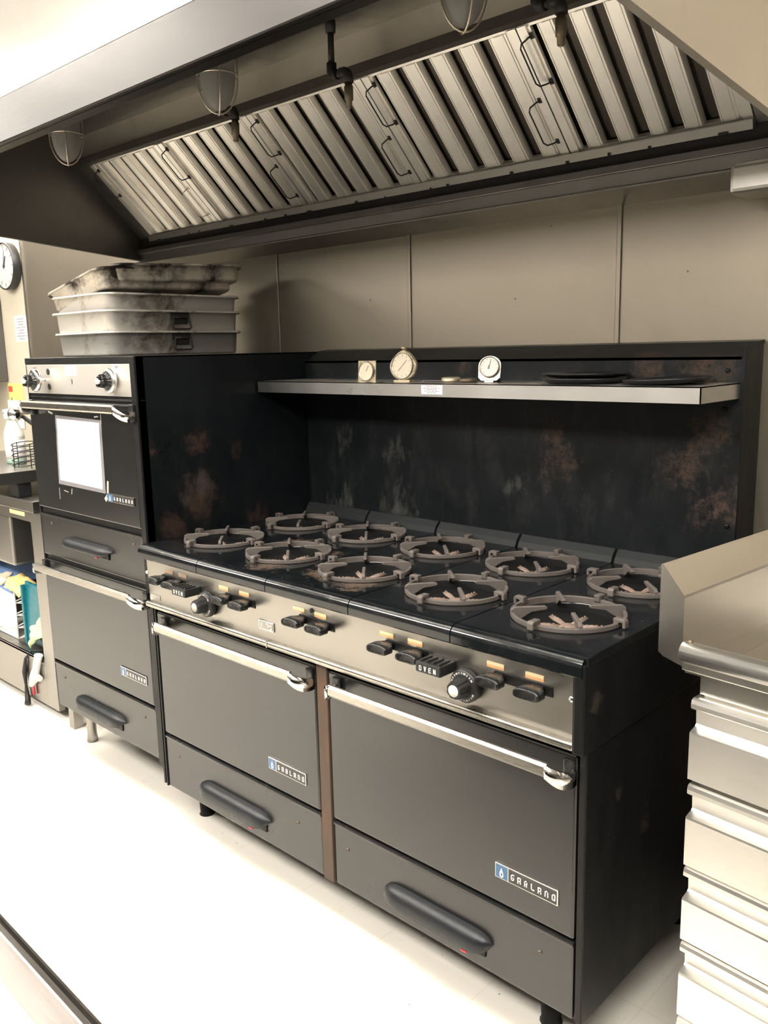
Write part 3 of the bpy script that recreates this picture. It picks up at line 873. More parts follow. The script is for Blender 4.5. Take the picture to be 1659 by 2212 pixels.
# ring grates, liftable
def grate():
    m = mb('cast_iron')
    n = 64; RO, RI = .1225, .1150; zb, zt = -.012, .0095
    def rp(r, z): return [(r*math.cos(2*PI*k/n), r*math.sin(2*PI*k/n), z) for k in range(n)]
    m.loft([rp(RI, zb), rp(RI, zt-.001), rp(RI+.001, zt), rp(RO-.001, zt), rp(RO, zt-.001), rp(RO, 0.0005), rp(RO-.004, 0.0), rp(RO-.005, zb), rp(RI, zb)], True, (False, False), False)
    def bevelled(prof, hw, M, ax='y', bv=.0012):
        b2 = MB(); b2.slots = ['cast_iron']; b2.prism(prof, -hw, hw, ax)
        bmesh.ops.recalc_face_normals(b2.bm, faces=b2.bm.faces[:])
        bmesh.ops.bevel(b2.bm, geom=b2.bm.edges[:], offset=bv, segments=1, affect='EDGES')
        m.merge(b2.bm, M)
    for q in range(4):                       # fingers reaching to the middle, deep at the ring, blunt at the tip
        M = Matrix.Rotation(PI/4+PI/2*q, 4, 'Z')
        bevelled([(.1215, .001), (.1225, .016), (.114, .0215), (.050, .0225), (.044, .0190), (.047, .0145), (.078, .010), (.100, -.004), (.114, -.0105)], .0042, M)
    for q in range(4):                       # outer lugs, hooked over the ring
        M = Matrix.Rotation(PI/2*q, 4, 'Z')
        bevelled([(.112, .004), (.111, .0195), (.135, .0195), (.139, .015), (.139, .001), (.132, .001), (.132, .012), (.1235, .012), (.1225, .002)], .0075, M)
    return m
g0 = tag(grate().build('burner_grate'), 'g', 'grate', 'ring grates on the range')
desc = {0: 'first from the oven side', 1: 'second from the oven side', 2: 'middle one', 3: 'second from the right end', 4: 'at the right end'}
first = True
for i, (cx, cy) in enumerate(BUR):
    o = g0 if i == 0 else g0.copy()
    if i: COL.objects.link(o)
    row = 'front row' if i % 2 == 0 else 'back row'
    o.location = (cx, cy, RT+.0005); o.rotation_euler = (0, 0, random.Random(i).uniform(-.06, .06))
    o['label'] = 'cast iron ring grate in the %s, %s' % (row, desc[i//2])

# things on the shelf
SZ = 1.4025
def gauge_square(x, y):
    t = thing('oven_thermometer', 'square brass oven thermometer standing at the left on the range shelf', 'thermometer', (x, y, SZ))
    M = Matrix.Translation((x, y, SZ)) @ Matrix.Rotation(.10, 4, 'Z') @ Matrix.Rotation(-.07, 4, 'X')
    m = mb('brass_face').box(-.0335, .0335, -.001, .001, 0, .062, .0005, M=M); m.box(-.030, .030, -.001, .03, 0, .0015, M=M); m.build('plate', t)
    m = mb('gauge_steel').lathe([(.0, .0), (.0275, .0), (.0285, -.007), (.0265, -.008), (.0255, -.005)], (0, 0, .031), 'y', n=32, M=M); m.build('bezel', t)
    m = mb('aged_face').lathe([(.0258, -.0052), (.0, -.0052)], (0, 0, .031), 'y', n=32, M=M)
    m.use('ink').box(-.0008, .0008, -.0062, -.0054, 0, .018, M=M @ Matrix.Translation((0, 0, .031)) @ Matrix.Rotation(.5, 4, 'Y'))
    m.box(-.006, .006, -.004, -.001, .058, .061, M=M)
    m.build('dial', t)
gauge_square(.482, .522)
def gauge_big(x, y):
    t = thing('oven_thermometer', 'large pear shaped aged thermometer with ring on top on the range shelf', 'thermometer', (x, y, SZ))
    M = Matrix.Translation((x, y, SZ)) @ Matrix.Rotation(.12, 4, 'Z') @ Matrix.Rotation(-.08, 4, 'X')
    def pear(k, sc=1):
        a = 2*PI*k/48; px, pz = math.sin(a), math.cos(a)
        w = .047*(1-.36*max(0, pz)**1.3); return (px*w*sc, .048+pz*(.043)*sc)
    m = mb('brass_face')
    L = [pear(k) for k in range(48)]
    m.loft([[M @ Vector((p[0], .004, p[1])) for p in L], [M @ Vector((p[0], -.004, p[1])) for p in L], [M @ Vector((p[0]*.94, -.007, .048+(p[1]-.048)*.94)) for p in L]], True, (True, True), True)
    m.box(-.028, .028, -.010, .022, 0, .006, .001, M=M)
    m.lathe([(.006, .088), (.0055, .094), (.009, .094), (.010, .0985), (.006, .0995)], (0, 0, 0), 'z', n=16, M=M)
    for a in range(6):
        px, pz = pear(a*8+4, .86); m.lathe([(.0022, -.0065), (.0018, -.0085), (.0, -.009)], (px, 0, pz), 'y', n=8, M=M)
    m.build('case', t)
    m = mb('gauge_steel').lathe([(.037, -.006), (.0375, -.010), (.035, -.011), (.0345, -.008)], (0, 0, .046), 'y', n=36, M=M); m.build('bezel', t)
    m = mb('aged_face').lathe([(.0348, -.0085), (.0, -.0085)], (0, 0, .046), 'y', n=36, M=M)
    m.use('ink').box(-.0007, .0007, -.0095, -.0087, -.020, .022, M=M @ Matrix.Translation((0, 0, .046)) @ Matrix.Rotation(.75, 4, 'Y'))
    for k in range(12):
        m.box(-.0005, .0005, -.0093, -.0087, .027, .031, M=M @ Matrix.Translation((0, 0, .046)) @ Matrix.Rotation(PI/6*k, 4, 'Y'))
    m.build('dial', t)
gauge_big(.627, .524)
def gauge_round(x, y):
    t = thing('oven_thermometer', 'round white dial thermometer on a bent steel stand at the middle of the shelf', 'thermometer', (x, y, SZ))
    M = Matrix.Translation((x, y, SZ)) @ Matrix.Rotation(.35, 4, 'Z') @ Matrix.Rotation(-.20, 4, 'X')
    poly = [(-.021, .006), (.021, .006), (.030, .014), (.031, .046)]
    for k in range(1, 12):
        a = PI*k/12; poly.append((.031*math.cos(a), .046+.026*math.sin(a)))
    poly += [(-.031, .046), (-.030, .014)]
    m = mb('gauge_steel').prism(poly, -.001, .001, 'y', M=M)
    M2 = Matrix.Translation((x, y, SZ)) @ Matrix.Rotation(.35, 4, 'Z')
    m.box(-.028, .028, -.012, .034, 0, .0015, M=M2); m.box(-.012, .012, -.001, .001, .001, .008, M=M)
    m.prism([(.034, 0), (.036, 0), (.024, .040), (.022, .040)], -.022, .022, 'x', M=M2)
    m.build('stand', t)
    m = mb('gauge_steel').lathe([(.0, .0), (.0265, .0), (.0275, -.009), (.0255, -.010), (.0245, -.007)], (0, 0, .042), 'y', n=36, M=M); m.build('bezel', t)
    m = mb('dial_white').lathe([(.0247, -.0072), (.0, -.0072)], (0, 0, .042), 'y', n=36, M=M)
    m.use('ink').box(-.0022, .0022, -.0082, -.0074, -.006, .004, M=M @ Matrix.Translation((0, 0, .042)) @ Matrix.Rotation(.25, 4, 'Y'))
    m.box(-.0007, .0007, -.0082, -.0074, 0, .018, M=M @ Matrix.Translation((0, 0, .042)) @ Matrix.Rotation(.25, 4, 'Y'))
    for k in range(10): m.box(-.0005, .0005, -.0082, -.0074, .019, .022, M=M @ Matrix.Translation((0, 0, .042)) @ Matrix.Rotation(-2.4+.52*k, 4, 'Y'))
    m.build('dial', t)
gauge_round(.915, .545)
t = thing('pocket_thermometer', 'flat dial thermometer lying face down between the standing ones', 'thermometer', (.74, .57, SZ))
mb('sleeve_grey').box(.675, .74, .545, .60, SZ, SZ+.0016, M=Matrix.Translation((.70, .57, SZ)) @ Matrix.Rotation(.2, 4, 'Z') @ Matrix.Rotation(-.12, 4, 'X') @ Matrix.Translation((-.70, -.562, -SZ))).build('backing', t)
m = mb('brass_face').lathe([(.026, SZ+.001), (.028, SZ+.004), (.027, SZ+.012), (.022, SZ+.0135), (.0, SZ+.0135)], (.762, .575, 0), n=28); m.build('dial', t)
m = mb('nozzle_brass').lathe([(.022, SZ+.0005), (.0255, SZ+.003), (.0255, SZ+.009), (.020, SZ+.0105), (.0, SZ+.0105)], (.823, .575, 0), n=28)
tag(m.build('tin_lid', off=(.823, .575, SZ)), 'small tarnished round lid lying beside the flat thermometer', 'lid')
# dark round plates
def plate(x, y, z, r, label, tilt=(0, 0), h=.014, name='pan_lid'):
    m = mb('dark_lid').lathe([(.0, .0), (r*.80, .0), (r*.93, h*.45), (r, h*.8), (r+.001, h), (r-.002, h), (r*.92, h*.62), (r*.78, .003), (.0, .003)], (0, 0, 0), n=56)
    o = m.build(name); o.location = (x, y, z); o.rotation_euler = (tilt[0], tilt[1], 0)
    return tag(o, label, 'pan')
plate(1.170, .597, SZ, .104, 'dark round pan lying flat on the shelf, under another one')
plate(1.172, .598, SZ+.0155, .104, 'dark round pan on top of its twin on the shelf', h=.010)
plate(1.388, .600, SZ+.002, .100, 'greyish round pan lying alone at the right end of the shelf', tilt=(.01, -.04), h=.012)
# ------------------------------------------------------------------ double oven
OX0, OX1, OY, OB, OT = -.731, -.005, .040, .204, 1.494
ov = thing('double_oven', 'tall black double deck oven with steel control panel left of the range', 'oven', (OX0, OY, 0))
XS = OX1-OX0
m = mb('oven_enamel')
m.box(OX1-.006, OX1, OY+.002, .79, OB-.01, OT-.001, .001)
m.box(OX1-.0005, OX1+.0006, OY+.01, .785, 1.361, 1.3635)
m.box(OX0, OX0+.006, OY+.002, .79, OB, OT-.001, .001); m.box(OX0, OX1, .78, .79, OB, OT-.001)
m.box(OX0, OX1, OY+.002, .79, OT-.006, OT, .001)
m.build('outer_case', ov)
mb('black_plain').box(OX0+.008, OX1-.008, OY+.03, .778, OB, OT-.008).build('oven_body', ov)
m = mb('frame_enamel').box(OX1-.026, OX1, OY-.004, OY+.03, OB-.012, OT-.001, .002)
m.box(OX0, OX0+.008, OY, OY+.03, OB, OT-.001, .001)
m.box(OX0, OX1-.02, OY-.002, OY+.03, 1.473, OT-.001, .001)
m.build('face_frame', ov)
m = mb('oven_panel_steel').box(OX0+.004, OX1-.024, OY, OY+.012, 1.373, 1.471, .001)
m.use('shelf_steel').prism([(-.405+0*k, 1.425) for k in ()] or [(-.402, 1.424), (-.392, 1.424), (-.391, 1.412), (-.397, 1.404), (-.403, 1.412)], OY-.0012, OY, 'y')
m.build('control_panel', ov)
# left dial, pulled out on its shaft, and right dial
def odial(x, z, out, par, ring):
    M = Matrix.Translation((x, OY, z))
    m = mb('shelf_steel').lathe([(.006, 0), (.006, -out)], (0, 0, 0), 'y', n=12, M=M)
    m.use(ring).lathe([(.020, -out+.008), (.036, -out+.006), (.038, -out), (.036, -out-.006), (.030, -out-.008)], (0, 0, 0), 'y', n=36, M=M)
    loops = []
    m.use('knob_black')
    for yy, rr in ((-out-.004, .030), (-out-.012, .026), (-out-.018, .021), (-out-.030, .0205), (-out-.034, .018)):
        loops.append([M @ Vector((rr*(1-.05*(k % 2))*math.cos(2*PI*k/40), yy, rr*(1-.05*(k % 2))*math.sin(2*PI*k/40))) for k in range(40)])
    m.loft(loops, True, (True, True), False)
    m.use('knob_black').box(-.006, .006, -out-.040, -out-.03, -.019, .019, .003, M=M @ Matrix.Rotation(.5, 4, 'Y'))
    m.use('white_mark').lathe([(.009, -out-.034), (.009, -out-.0415), (.0, -out-.042)], (0, 0, 0), 'y', n=18, M=M)
    m.build('oven_dial', par)
odial(-.590, 1.419, .036, ov, 'chrome'); odial(-.135, 1.421, .014, ov, 'shelf_steel')
for dz, dx in ((.026, .012), (-.024, .013)):
    mb('grease_shade_black').lathe([(.011, OY+.0015), (.011, OY-.0015), (.009, OY-.002)], (-.575+dx, 0, 1.421+dz), 'y', n=18).build('panel_hole', ov)
m = mb('label_white').box(-.440, -.367, OY-.0012, OY, 1.435, 1.4655)
m.use('ink'); textlines(m, -.436, -.371, 1.4375, 1.4645, OY-.0016, OY-.0011, 5, 9); m.build('panel_label', ov)
for x, z in ((-.662, 1.460), (-.110, 1.462)):
    m = mb('label_white').box(x-.018, x+.018, OY-.0008, OY, z-.009, z+.008) if x > -.3 else mb('panel_steel').box(x-.004, x+.004, OY-.0003, OY, z, z+.001)
    m.use('ink').prism([(x-.012, z+.004), (x+.012, z+.004), (x+.009, z-.001), (x, z-.006), (x-.009, z-.001)], OY-.0016, OY-.0005, 'y'); m.build('gas_mark', ov)
# upper door
m = mb('door_enamel').box(OX0+.006, OX1-.026, OY-.004, OY+.024, .966, 1.350, .006, seg=3)
d = m.build('oven_door', ov)
bar_handle(-.700, .020-.03, 1.338, OY-.004, d, proj=.058, h=.026)
badge(-.217, -.057, 1.037, 1.064, OY-.004, d)
m = mb('black_plain').box(OX0+.01, OX1-.03, OY+.004, OY+.03, 1.350, 1.372); m.build('door_gap', ov)
m = mb('door_enamel').box(OX0+.004, OX1-.02, OY-.001, OY+.02, 1.3585, 1.3635, .001); m.build('vent_strip', ov)
mb('black_plain').box(OX0+.006, OX1-.026, OY+.006, OY+.03, .944, .968).build('door_gap', ov)
m = mb('drawer_enamel').box(OX0+.008, OX1-.026, OY-.001, OY+.024, .790, .944, .004); m.box(OX0+.009, OX1-.027, OY-.004, OY+.02, .938, .944, .001)
dd = m.build('broiler_drawer', ov); scoop(-.548, -.226, .842, .882, OY-.001, dd, True)
for sx in (-.641, -.09): screw(sx, .911, OY-.001, dd, .005, 'nozzle_brass')
mb('black_plain').box(OX0+.006, OX1-.026, OY+.006, OY+.03, .772, .792).build('door_gap', ov)
m = mb('door_enamel').box(OX0+.008, OX1-.026, OY-.004, OY+.024, .386, .774, .006, seg=3)
d2 = m.build('oven_door', ov)
bar_handle(-.722, .020-.03, .757, OY-.004, d2, proj=.060, h=.026)
badge(-.223, -.065, .449, .480, OY-.004, d2)
m = mb('drawer_enamel').box(OX0+.008, OX1-.024, OY-.001, OY+.024, OB, .378, .004); m.box(OX0+.009, OX1-.027, OY-.004, OY+.02, .368, .376, .002)
dd = m.build('oven_drawer', ov); scoop(-.560, -.230, .242, .295, OY-.001, dd, False)
for sx, sz in ((-.652, .327), (-.102, .330)): screw(sx, sz, OY-.001, dd, .005, 'nozzle_brass')
for lx, ly in ((-.745+.0, .17), (-.12, .36), (-.60, .70), (-.12, .70)):
    mb('cabinet_steel').lathe([(.024, OB), (.020, OB-.006), (.018, .03), (.022, .0)], (lx, ly, 0), n=16).build('leg', ov)
# sheet in a sleeve taped to the upper door
ps = thing('paper_sheet', 'white paper sheet in a clear sleeve taped to the upper oven door', 'paper', (-.385, OY-.006, 1.07))
def quad(mat, pts, y0, y1): return mb(mat).prism(pts, y0, y1, 'y')
quad('sleeve_grey', [(-.549, 1.064), (-.230, 1.060), (-.222, 1.296), (-.531, 1.302)], OY-.0052, OY-.0045).build('sleeve', ps)
quad('sheet_white', [(-.534, 1.079), (-.247, 1.073), (-.237, 1.287), (-.519, 1.290)], OY-.0062, OY-.0054).build('sheet', ps)
m = mb('tape_clear')
for (x, z, w, h, a) in ((-.565, 1.309, .030, .006, .2), (-.252, 1.306, .024, .004, -.1), (-.223, 1.30, .002, .03, 0), (-.215, 1.075, .010, .055, .15), (-.225, 1.048, .030, .014, -.7), (-.55, 1.03, .002, .04, 0), (-.50, 1.042, .03, .002, .1), (-.46, 1.045, .003, .02, .3)):
    m.box(-w/2, w/2, -.0008, 0, -h/2, h/2, M=Matrix.Translation((x, OY-.0046, z)) @ Matrix.Rotation(a, 4, 'Y'))
m.build('tape', ps)

# roasting pans on the oven
def pan_mesh(w, l, h, r=.045, taper=.006, mat='pan_aluminium'):
    m = mb(mat); W2, L2 = w/2, l/2
    def rr(d, z, rad): return rrect(-W2+d, W2-d, -L2+d, L2-d, z, max(rad-d, .008))
    t = .0022; lip = .011
    loops = [rr(taper+.012, 0, r), rr(taper+.004, .0015, r), rr(taper, .008, r), rr(0, h-.004, r), rr(-lip, h-.002, r), rr(-lip-.002, h-.006, r), rr(-lip-.0035, h-.004, r), rr(-lip-.002, h+.0015, r), rr(-.001, h+.001, r), rr(t, h-.003, r), rr(taper+t, .010, r), rr(taper+t+.008, .003, r)]
    loops = [L for L in loops]
    m.loft(loops, True, (True, True), True)
    return m
def pan_handle(x, y, z, par):
    m = mb('pipe_black')
    m.box(x, x+.0045, y-.036, y+.036, z-.016, z+.004, .001); m.box(x, x+.006, y-.030, y+.030, z-.034, z-.016, .002)
    m.tube([(x+.008, y-.032, z-.012), (x+.008, y+.032, z-.012)], .0045, 8)
    m.tube([(x+.009, y-.028, z-.010), (x+.013, y-.031, z-.024), (x+.013, y-.037, z-.044), (x+.013, y-.030, z-.051), (x+.013, y+.030, z-.051), (x+.013, y+.037, z-.044), (x+.013, y+.031, z-.024), (x+.009, y+.028, z-.010)], .0032, 8)
    m.build('drop_handle', par)
def pan(x, y, z, w, l, h, label, mat='pan_aluminium', rot=(0, 0, 0), handle=True):
    t = thing('roasting_pan', label, 'roasting pan', (x, y, z), 'roasting pans stacked on the oven')
    ob = pan_mesh(w, l, h, mat=mat).build('pan_body', off=(0, 0, 0)); ob.parent = t
    if handle:
        pan_handle_local(t, w, h)
    t.rotation_euler = rot
    return t
def pan_handle_local(t, w, h):
    loc = t.location.copy(); t.location = (0, 0, 0)
    pan_handle(w/2-.001, .005, h-.010, t)
    t.location = loc
PX, PY = -.467, .3855; PW, PL = .372, .531
pan(PX, PY, OT+.001, PW, PL, .078, 'silver roasting pan with drop handle at the bottom of the stack')
pan(PX-.002, PY-.001, OT+.0735, PW+.004, PL+.004, .074, 'silver roasting pan with drop handle, second from the bottom')
pan(PX-.004, PY+.002, OT+.1395, PW-.002, PL+.002, .062, 'silver roasting pan without visible handle, third from the bottom', handle=False)
pan(PX-.008, PY-.005, OT+.187, PW+.004, PL-.002, .066, 'dark burnt roasting pan tilted on the stack, its right side raised', 'pan_dark', rot=(.02, -.185, 0), handle=False)
pan(PX+.035, PY+.030, OT+.224, .330, .500, .052, 'dark roasting pan lying skewed inside the tilted top one', 'pan_dark', rot=(.035, -.150, -.07), handle=False)
# ------------------------------------------------------------------ steel drawer table at the right
TR = math.radians(-5.5)
tab = thing('drawer_table', 'stainless steel work table with raised left splash and a column of drawers', 'work table', (1.606, .150, 0), rz=TR)
def tl(m, name, parent=tab, off=(0, 0, 0)):
    ob = m.build(name, off=off); ob.parent = parent
    ob.location = (0, 0, 0); return ob
TWD, TDP = 1.25, .62
m = mb('table_steel')
sp = [(0, .922), (0, 1.092), (.004, 1.0935), (.049, 1.041), (.050, 1.036), (.050, .905), (.010, .915)]
m.prism([(p[0], p[1]) for p in sp], .0, TDP, 'y')
tl(m, 'side_splash')
m = mb('table_steel')
m.box(.05, TWD, .018, TDP, .900, .912)
m.box(.05, TWD, .012, .020, .890, .930)
m.prism([(.10, .9121), (.106, .9121), (.106, .9135), (.10, .9135)], .02, TDP, 'y')
# back splash
m.prism([(TDP-.02, .90), (TDP-.02, 1.036), (TDP+.02, 1.08), (TDP+.02, .90)], .0, TWD, 'x')
tl(m, 'table_top')
m = mb('rim_steel').tube([(.052, .002, .934), (TWD, .002, .934)], .0205, 20)
m.use('table_steel').box(.052, TWD, -.006, .012, .900, .922, .003)
m.use('nozzle_brass').lathe([(.0075, .951), (.004, .958), (0, .959)], (.063, .004, 0), n=10)
tl(m, 'rolled_rim')
m = mb('table_steel').box(.082, TWD-.05, .030, TDP-.03, .02, .905)
m.box(.076, TWD-.05, .022, .034, .852, .895, .001)
tl(m, 'cabinet_body')
m = mb('drawer_steel')
for px in (.10, TWD-.12):
    for py in (.06, TDP-.10):
        m.box(px, px+.04, py, py+.04, 0, .03)
tl(m, 'feet')
dz = [(.848, .686), (.676, .508), (.504, .348), (.341, .179), (.172, .035)]
for k, (zt, zb) in enumerate(dz):
    m = mb('drawer_steel'); xa, xb = .072, TWD-.06
    # lip, recessed finger pocket, sloping ledge, flat face
    H = zt-zb; zl = zt-.022; zr = zt-.056; zf = zt-.066
    prof = [(.030, zt), (.008, zt), (.002, zt-.003), (0, zt-.010), (.0, zl+.004), (.005, zl), (.018, zl), (.020, zl-.003), (.022, zr), (.018, zr-.004), (.0, zf), (-.001, zf-.004), (-.001, zb+.002), (.003, zb), (.030, zb)]
    m.prism(prof, xa, xb, 'x')
    tl(m, 'drawer')
# ------------------------------------------------------------------ foreground counter (only its far edge is in view)
cn = thing('prep_counter', 'pale prep counter in the foreground, only its rounded far edge in the lower left corner', 'counter', (1.55, -1.012, 0), rz=math.radians(-1.2))
def cl(m, name):
    ob = m.build(name, off=(0, 0, 0)); ob.parent = cn; return ob
prof = [(-.05, .900), (-.022, .8995)]
for k in range(9):
    a = PI/2*k/8*1.5; prof.append((-.020+.020*math.sin(a), .880+.020*math.cos(a)))
prof += [(-.02, .855), (-.05, .87)]
m = mb('counter_edge').prism(prof, -1.2, 2.2, 'x'); cl(m, 'rolled_edge')
m = mb('counter_top').box(-1.2, 2.2, -.80, -.0495, .870, .8995); cl(m, 'top')
m = mb('black_plain').box(-1.15, 2.15, -.75, -.06, .12, .869); cl(m, 'body')
m = mb('cabinet_steel')
for px in (-1.1, 2.05):
    for py in (-.72, -.12): m.box(px, px+.04, py, py+.04, 0, .125)
cl(m, 'feet')
# ------------------------------------------------------------------ left end: open steel cabinet and its clutter
LX0, LX1, LYF = -2.30, -1.085, .170
cab = thing('steel_cabinet', 'open stainless steel cabinet with worktop beyond the double oven', 'cabinet', (LX1, LYF, 0))
m = mb('cabinet_steel').box(LX0, LX1+.004, LYF, .80, .877, .924, .003); m.build('worktop', cab)
m = mb('cabinet_steel')
m.box(LX1-.035, LX1+.060, LYF+.003, LYF+.03, .04, .876, .001)
m.box(LX1+.045, LX1+.058, LYF+.004, .79, .06, .875); m.box(LX0, LX0+.03, LYF+.003, .79, .06, .877)
m.box(LX0, LX1+.055, LYF+.006, LYF+.03, .835, .8765)
m.build('frame', cab)
m = mb('cabinet_steel').box(LX0+.03, LX1-.035, LYF+.002, .78, .232, .242); m.box(LX0+.03, LX1-.035, LYF+.002, LYF+.012, .040, .242, .002)
m.build('bottom_shelf', cab)
mb('cabinet_steel').box(LX0, LX1-.02, .785, .795, .06, .877).build('back_panel', cab)
m = mb('cabinet_steel').box(LX0+.05, -1.345, LYF+.012, .62, .612, .835, .012, seg=3); m.build('hanging_drawer', cab)
m = mb('yellow_cloth').box(-1.315, -1.175, LYF+.0045, LYF+.006, .853, .870); m.build('label', cab)
m = mb('black_rubber')
for px in (-1.16, -1.5, -2.2):
    m.lathe([(.022, .06), (.018, .05), (.016, .012), (.024, 0)], (px, LYF+.22, 0), n=14); m.lathe([(.022, .06), (.018, .05), (.016, .012), (.024, 0)], (px, .72, 0), n=14)
m.build('feet', cab)
# raised steel unit on the worktop
un = thing('countertop_unit', 'low stainless unit on black feet standing on the cabinet worktop', 'steel unit', (-1.55, .3, .924))
m = mb('cabinet_steel').prism([(.10, .985), (.10, 1.034), (.62, 1.034), (.62, .985)], -2.1, -1.215)
m.build('body', un)
m = mb('black_rubber')
for px, py in ((-1.262, .19), (-1.262, .5), (-2.0, .19), (-2.0, .5)): m.box(px-.045, px+.035, py-.012, py+.05, .924, .985, .006)
m.build('foot', un)
# spray bottles
def bottle(x, y, z, r, h, label, squash=.6, trig=True):
    t = thing('spray_bottle', label, 'bottle', (x, y, z), 'cleaner bottles on the steel unit')
    prof = [(r*.9, 0), (r, .006), (r, h*.52), (r*.93, h*.58), (r*.52, h*.74), (r*.42, h*.80), (r*.42, h*.86)]
    M = Matrix.Translation((x, y, z))
    mb('liquid_green').lathe([(r*.9, 0), (r, .005), (r, .022), (r*.995, .023)], n=28, M=M, squash=squash).build('base', t)
    mb('bottle_body').lathe([(r, .022)]+prof[2:], n=28, M=M, squash=squash).build('body', t)
    m = mb('label_white').lathe([(r*1.012, .030), (r*1.012, h*.46)], n=28, M=M, squash=squash)
    m.use('faded_mark')
    for k in range(9):
        zz = .036+h*.40*k/9
        m.lathe([(r*1.016, zz), (r*1.016, zz+.0012)], n=28, M=M, squash=squash)
    m.build('label', t)
    m = mb('white_plastic').lathe([(r*.50, h*.84), (r*.50, h*.93), (r*.40, h*.94)], n=20, M=M)
    if trig:
        m.box(-.020, .020, -.012, .012, h*.93, h*1.03, .004, M=M); m.box(-.050, -.018, -.008, .008, h*.97, h*1.02, .003, M=M)
        m.prism([(-.036, h*.97), (-.028, h*.97), (-.022, h*.82), (-.028, h*.81)], -.005, .005, 'y', M=M)
    m.build('sprayer', t)
bottle(-1.520, .315, 1.034, .062, .235, 'white cleaner bottle with printed label standing beside the double oven')
bottle(-1.66, .36, 1.034, .045, .225, 'smaller cleaner bottle with green label behind the white one', trig=True)
# coiled wire rack beside the oven
m = mb('black_rubber')
for k in range(5):
    m.tube([(-1.315+.062*math.cos(a*PI/8), .26+.045*math.sin(a*PI/8), 1.050+.022*k+.006*math.sin(a*PI/8)) for a in range(16)], .0022, 6, closed=True)
for a in (0, 4, 8, 12): m.tube([(-1.315+.062*math.cos(a*PI/8), .26+.045*math.sin(a*PI/8), 1.036), (-1.315+.062*math.cos(a*PI/8), .26+.045*math.sin(a*PI/8), 1.142)], .0022, 6)
tag(m.build('wire_holder', off=(-1.315, .26, 1.034)), 'black coiled wire holder next to the white cleaner bottle', 'wire holder')
m = mb('chrome').lathe([(.0, -.030)]+[(.030*math.sin(PI*k/12), -.030*math.cos(PI*k/12)) for k in range(1, 12)]+[(.0, .030)], (-1.26, .215, 1.268), n=24)
m.use('black_rubber').tube([(-1.26, .24, 1.262), (-1.235, .30, 1.20), (-1.225, .34, 1.034)], .009, 8)
m.lathe([(.04, 1.034), (.04, 1.042), (.012, 1.05)], (-1.225, .34, 0), n=16)
tag(m.build('ball_lamp', off=(-1.225, .34, 1.034)), 'chrome ball on a dark stalk behind the upper oven handle', 'stand')
# notices and clock
m = mb('paper').box(-2.535, -2.385, WY-.002, WY-.0002, 1.583, 1.722); m.use('ink'); textlines(m, -2.52, -2.40, 1.59, 1.712, WY-.0026, WY-.0018, 8, 11)
tag(m.build('wall_note', off=(-2.46, WY, 1.58)), 'small printed white note on the cream wall under the clock', 'note')
m = mb('yellow_card').box(-2.70, -2.515, WY-.004, WY-.0002, 1.165, 1.352, .001); m.use('red_print').box(-2.695, -2.645, WY-.0048, WY-.003, 1.305, 1.337)
m.use('ink').prism([(-2.68, 1.255), (-2.665, 1.28), (-2.65, 1.255)], WY-.0048, WY-.003, 'y')
tag(m.build('wall_notice', off=(-2.6, WY, 1.16)), 'yellow warning notice with red print on the cream wall behind the bottles', 'notice')
m = mb('paper').box(-2.72, -2.53, WY-.007, WY-.0045, 1.10, 1.258, .001, M=None)
tag(m.build('wall_paper_sheet', off=(-2.6, WY, 1.1)), 'off-white paper sheet below the yellow notice on the wall', 'paper')
ck = thing('wall_clock', 'round black rimmed wall clock on the cream wall at the left edge', 'clock', (-2.505, WY, 1.985))
cx, cz = -2.505, 1.985
mb('clock_black').lathe([(.112, WY-.001), (.122, WY-.004), (.125, WY-.02), (.125, WY-.046), (.122, WY-.049), (.118, WY-.048), (.117, WY-.040)], (cx, 0, cz), 'y', n=48).build('rim', ck)
m = mb('clock_face').lathe([(.1175, WY-.042), (.0, WY-.042)], (cx, 0, cz), 'y', n=48)
m.use('ink')
for k in range(12): m.box(-.003, .003, WY-.0435, WY-.0418, .088, .106, M=Matrix.Translation((cx, 0, cz)) @ Matrix.Rotation(PI/6*k, 4, 'Y'))
m.build('clock_dial', ck)
m = mb('clock_black')
m.box(-.003, .003, WY-.046, WY-.044, -.01, .055, M=Matrix.Translation((cx, 0, cz)) @ Matrix.Rotation(.45, 4, 'Y')); m.box(-.002, .002, WY-.0485, WY-.047, -.015, .085, M=Matrix.Translation((cx, 0, cz)) @ Matrix.Rotation(.25, 4, 'Y'))
m.lathe([(.006, WY-.042), (.006, WY-.050), (.0, WY-.050)], (cx, 0, cz), 'y', n=12)
m.build('hands', ck)
m = mb('grey_paint').box(-3.4, -2.69, .50, WY-.001, 1.362, 2.15, .004)
tag(m.build('wall_cupboard', off=(-3.0, .8, 1.36)), 'grey wall cupboard cut by the left picture edge below the clock', 'cupboard')

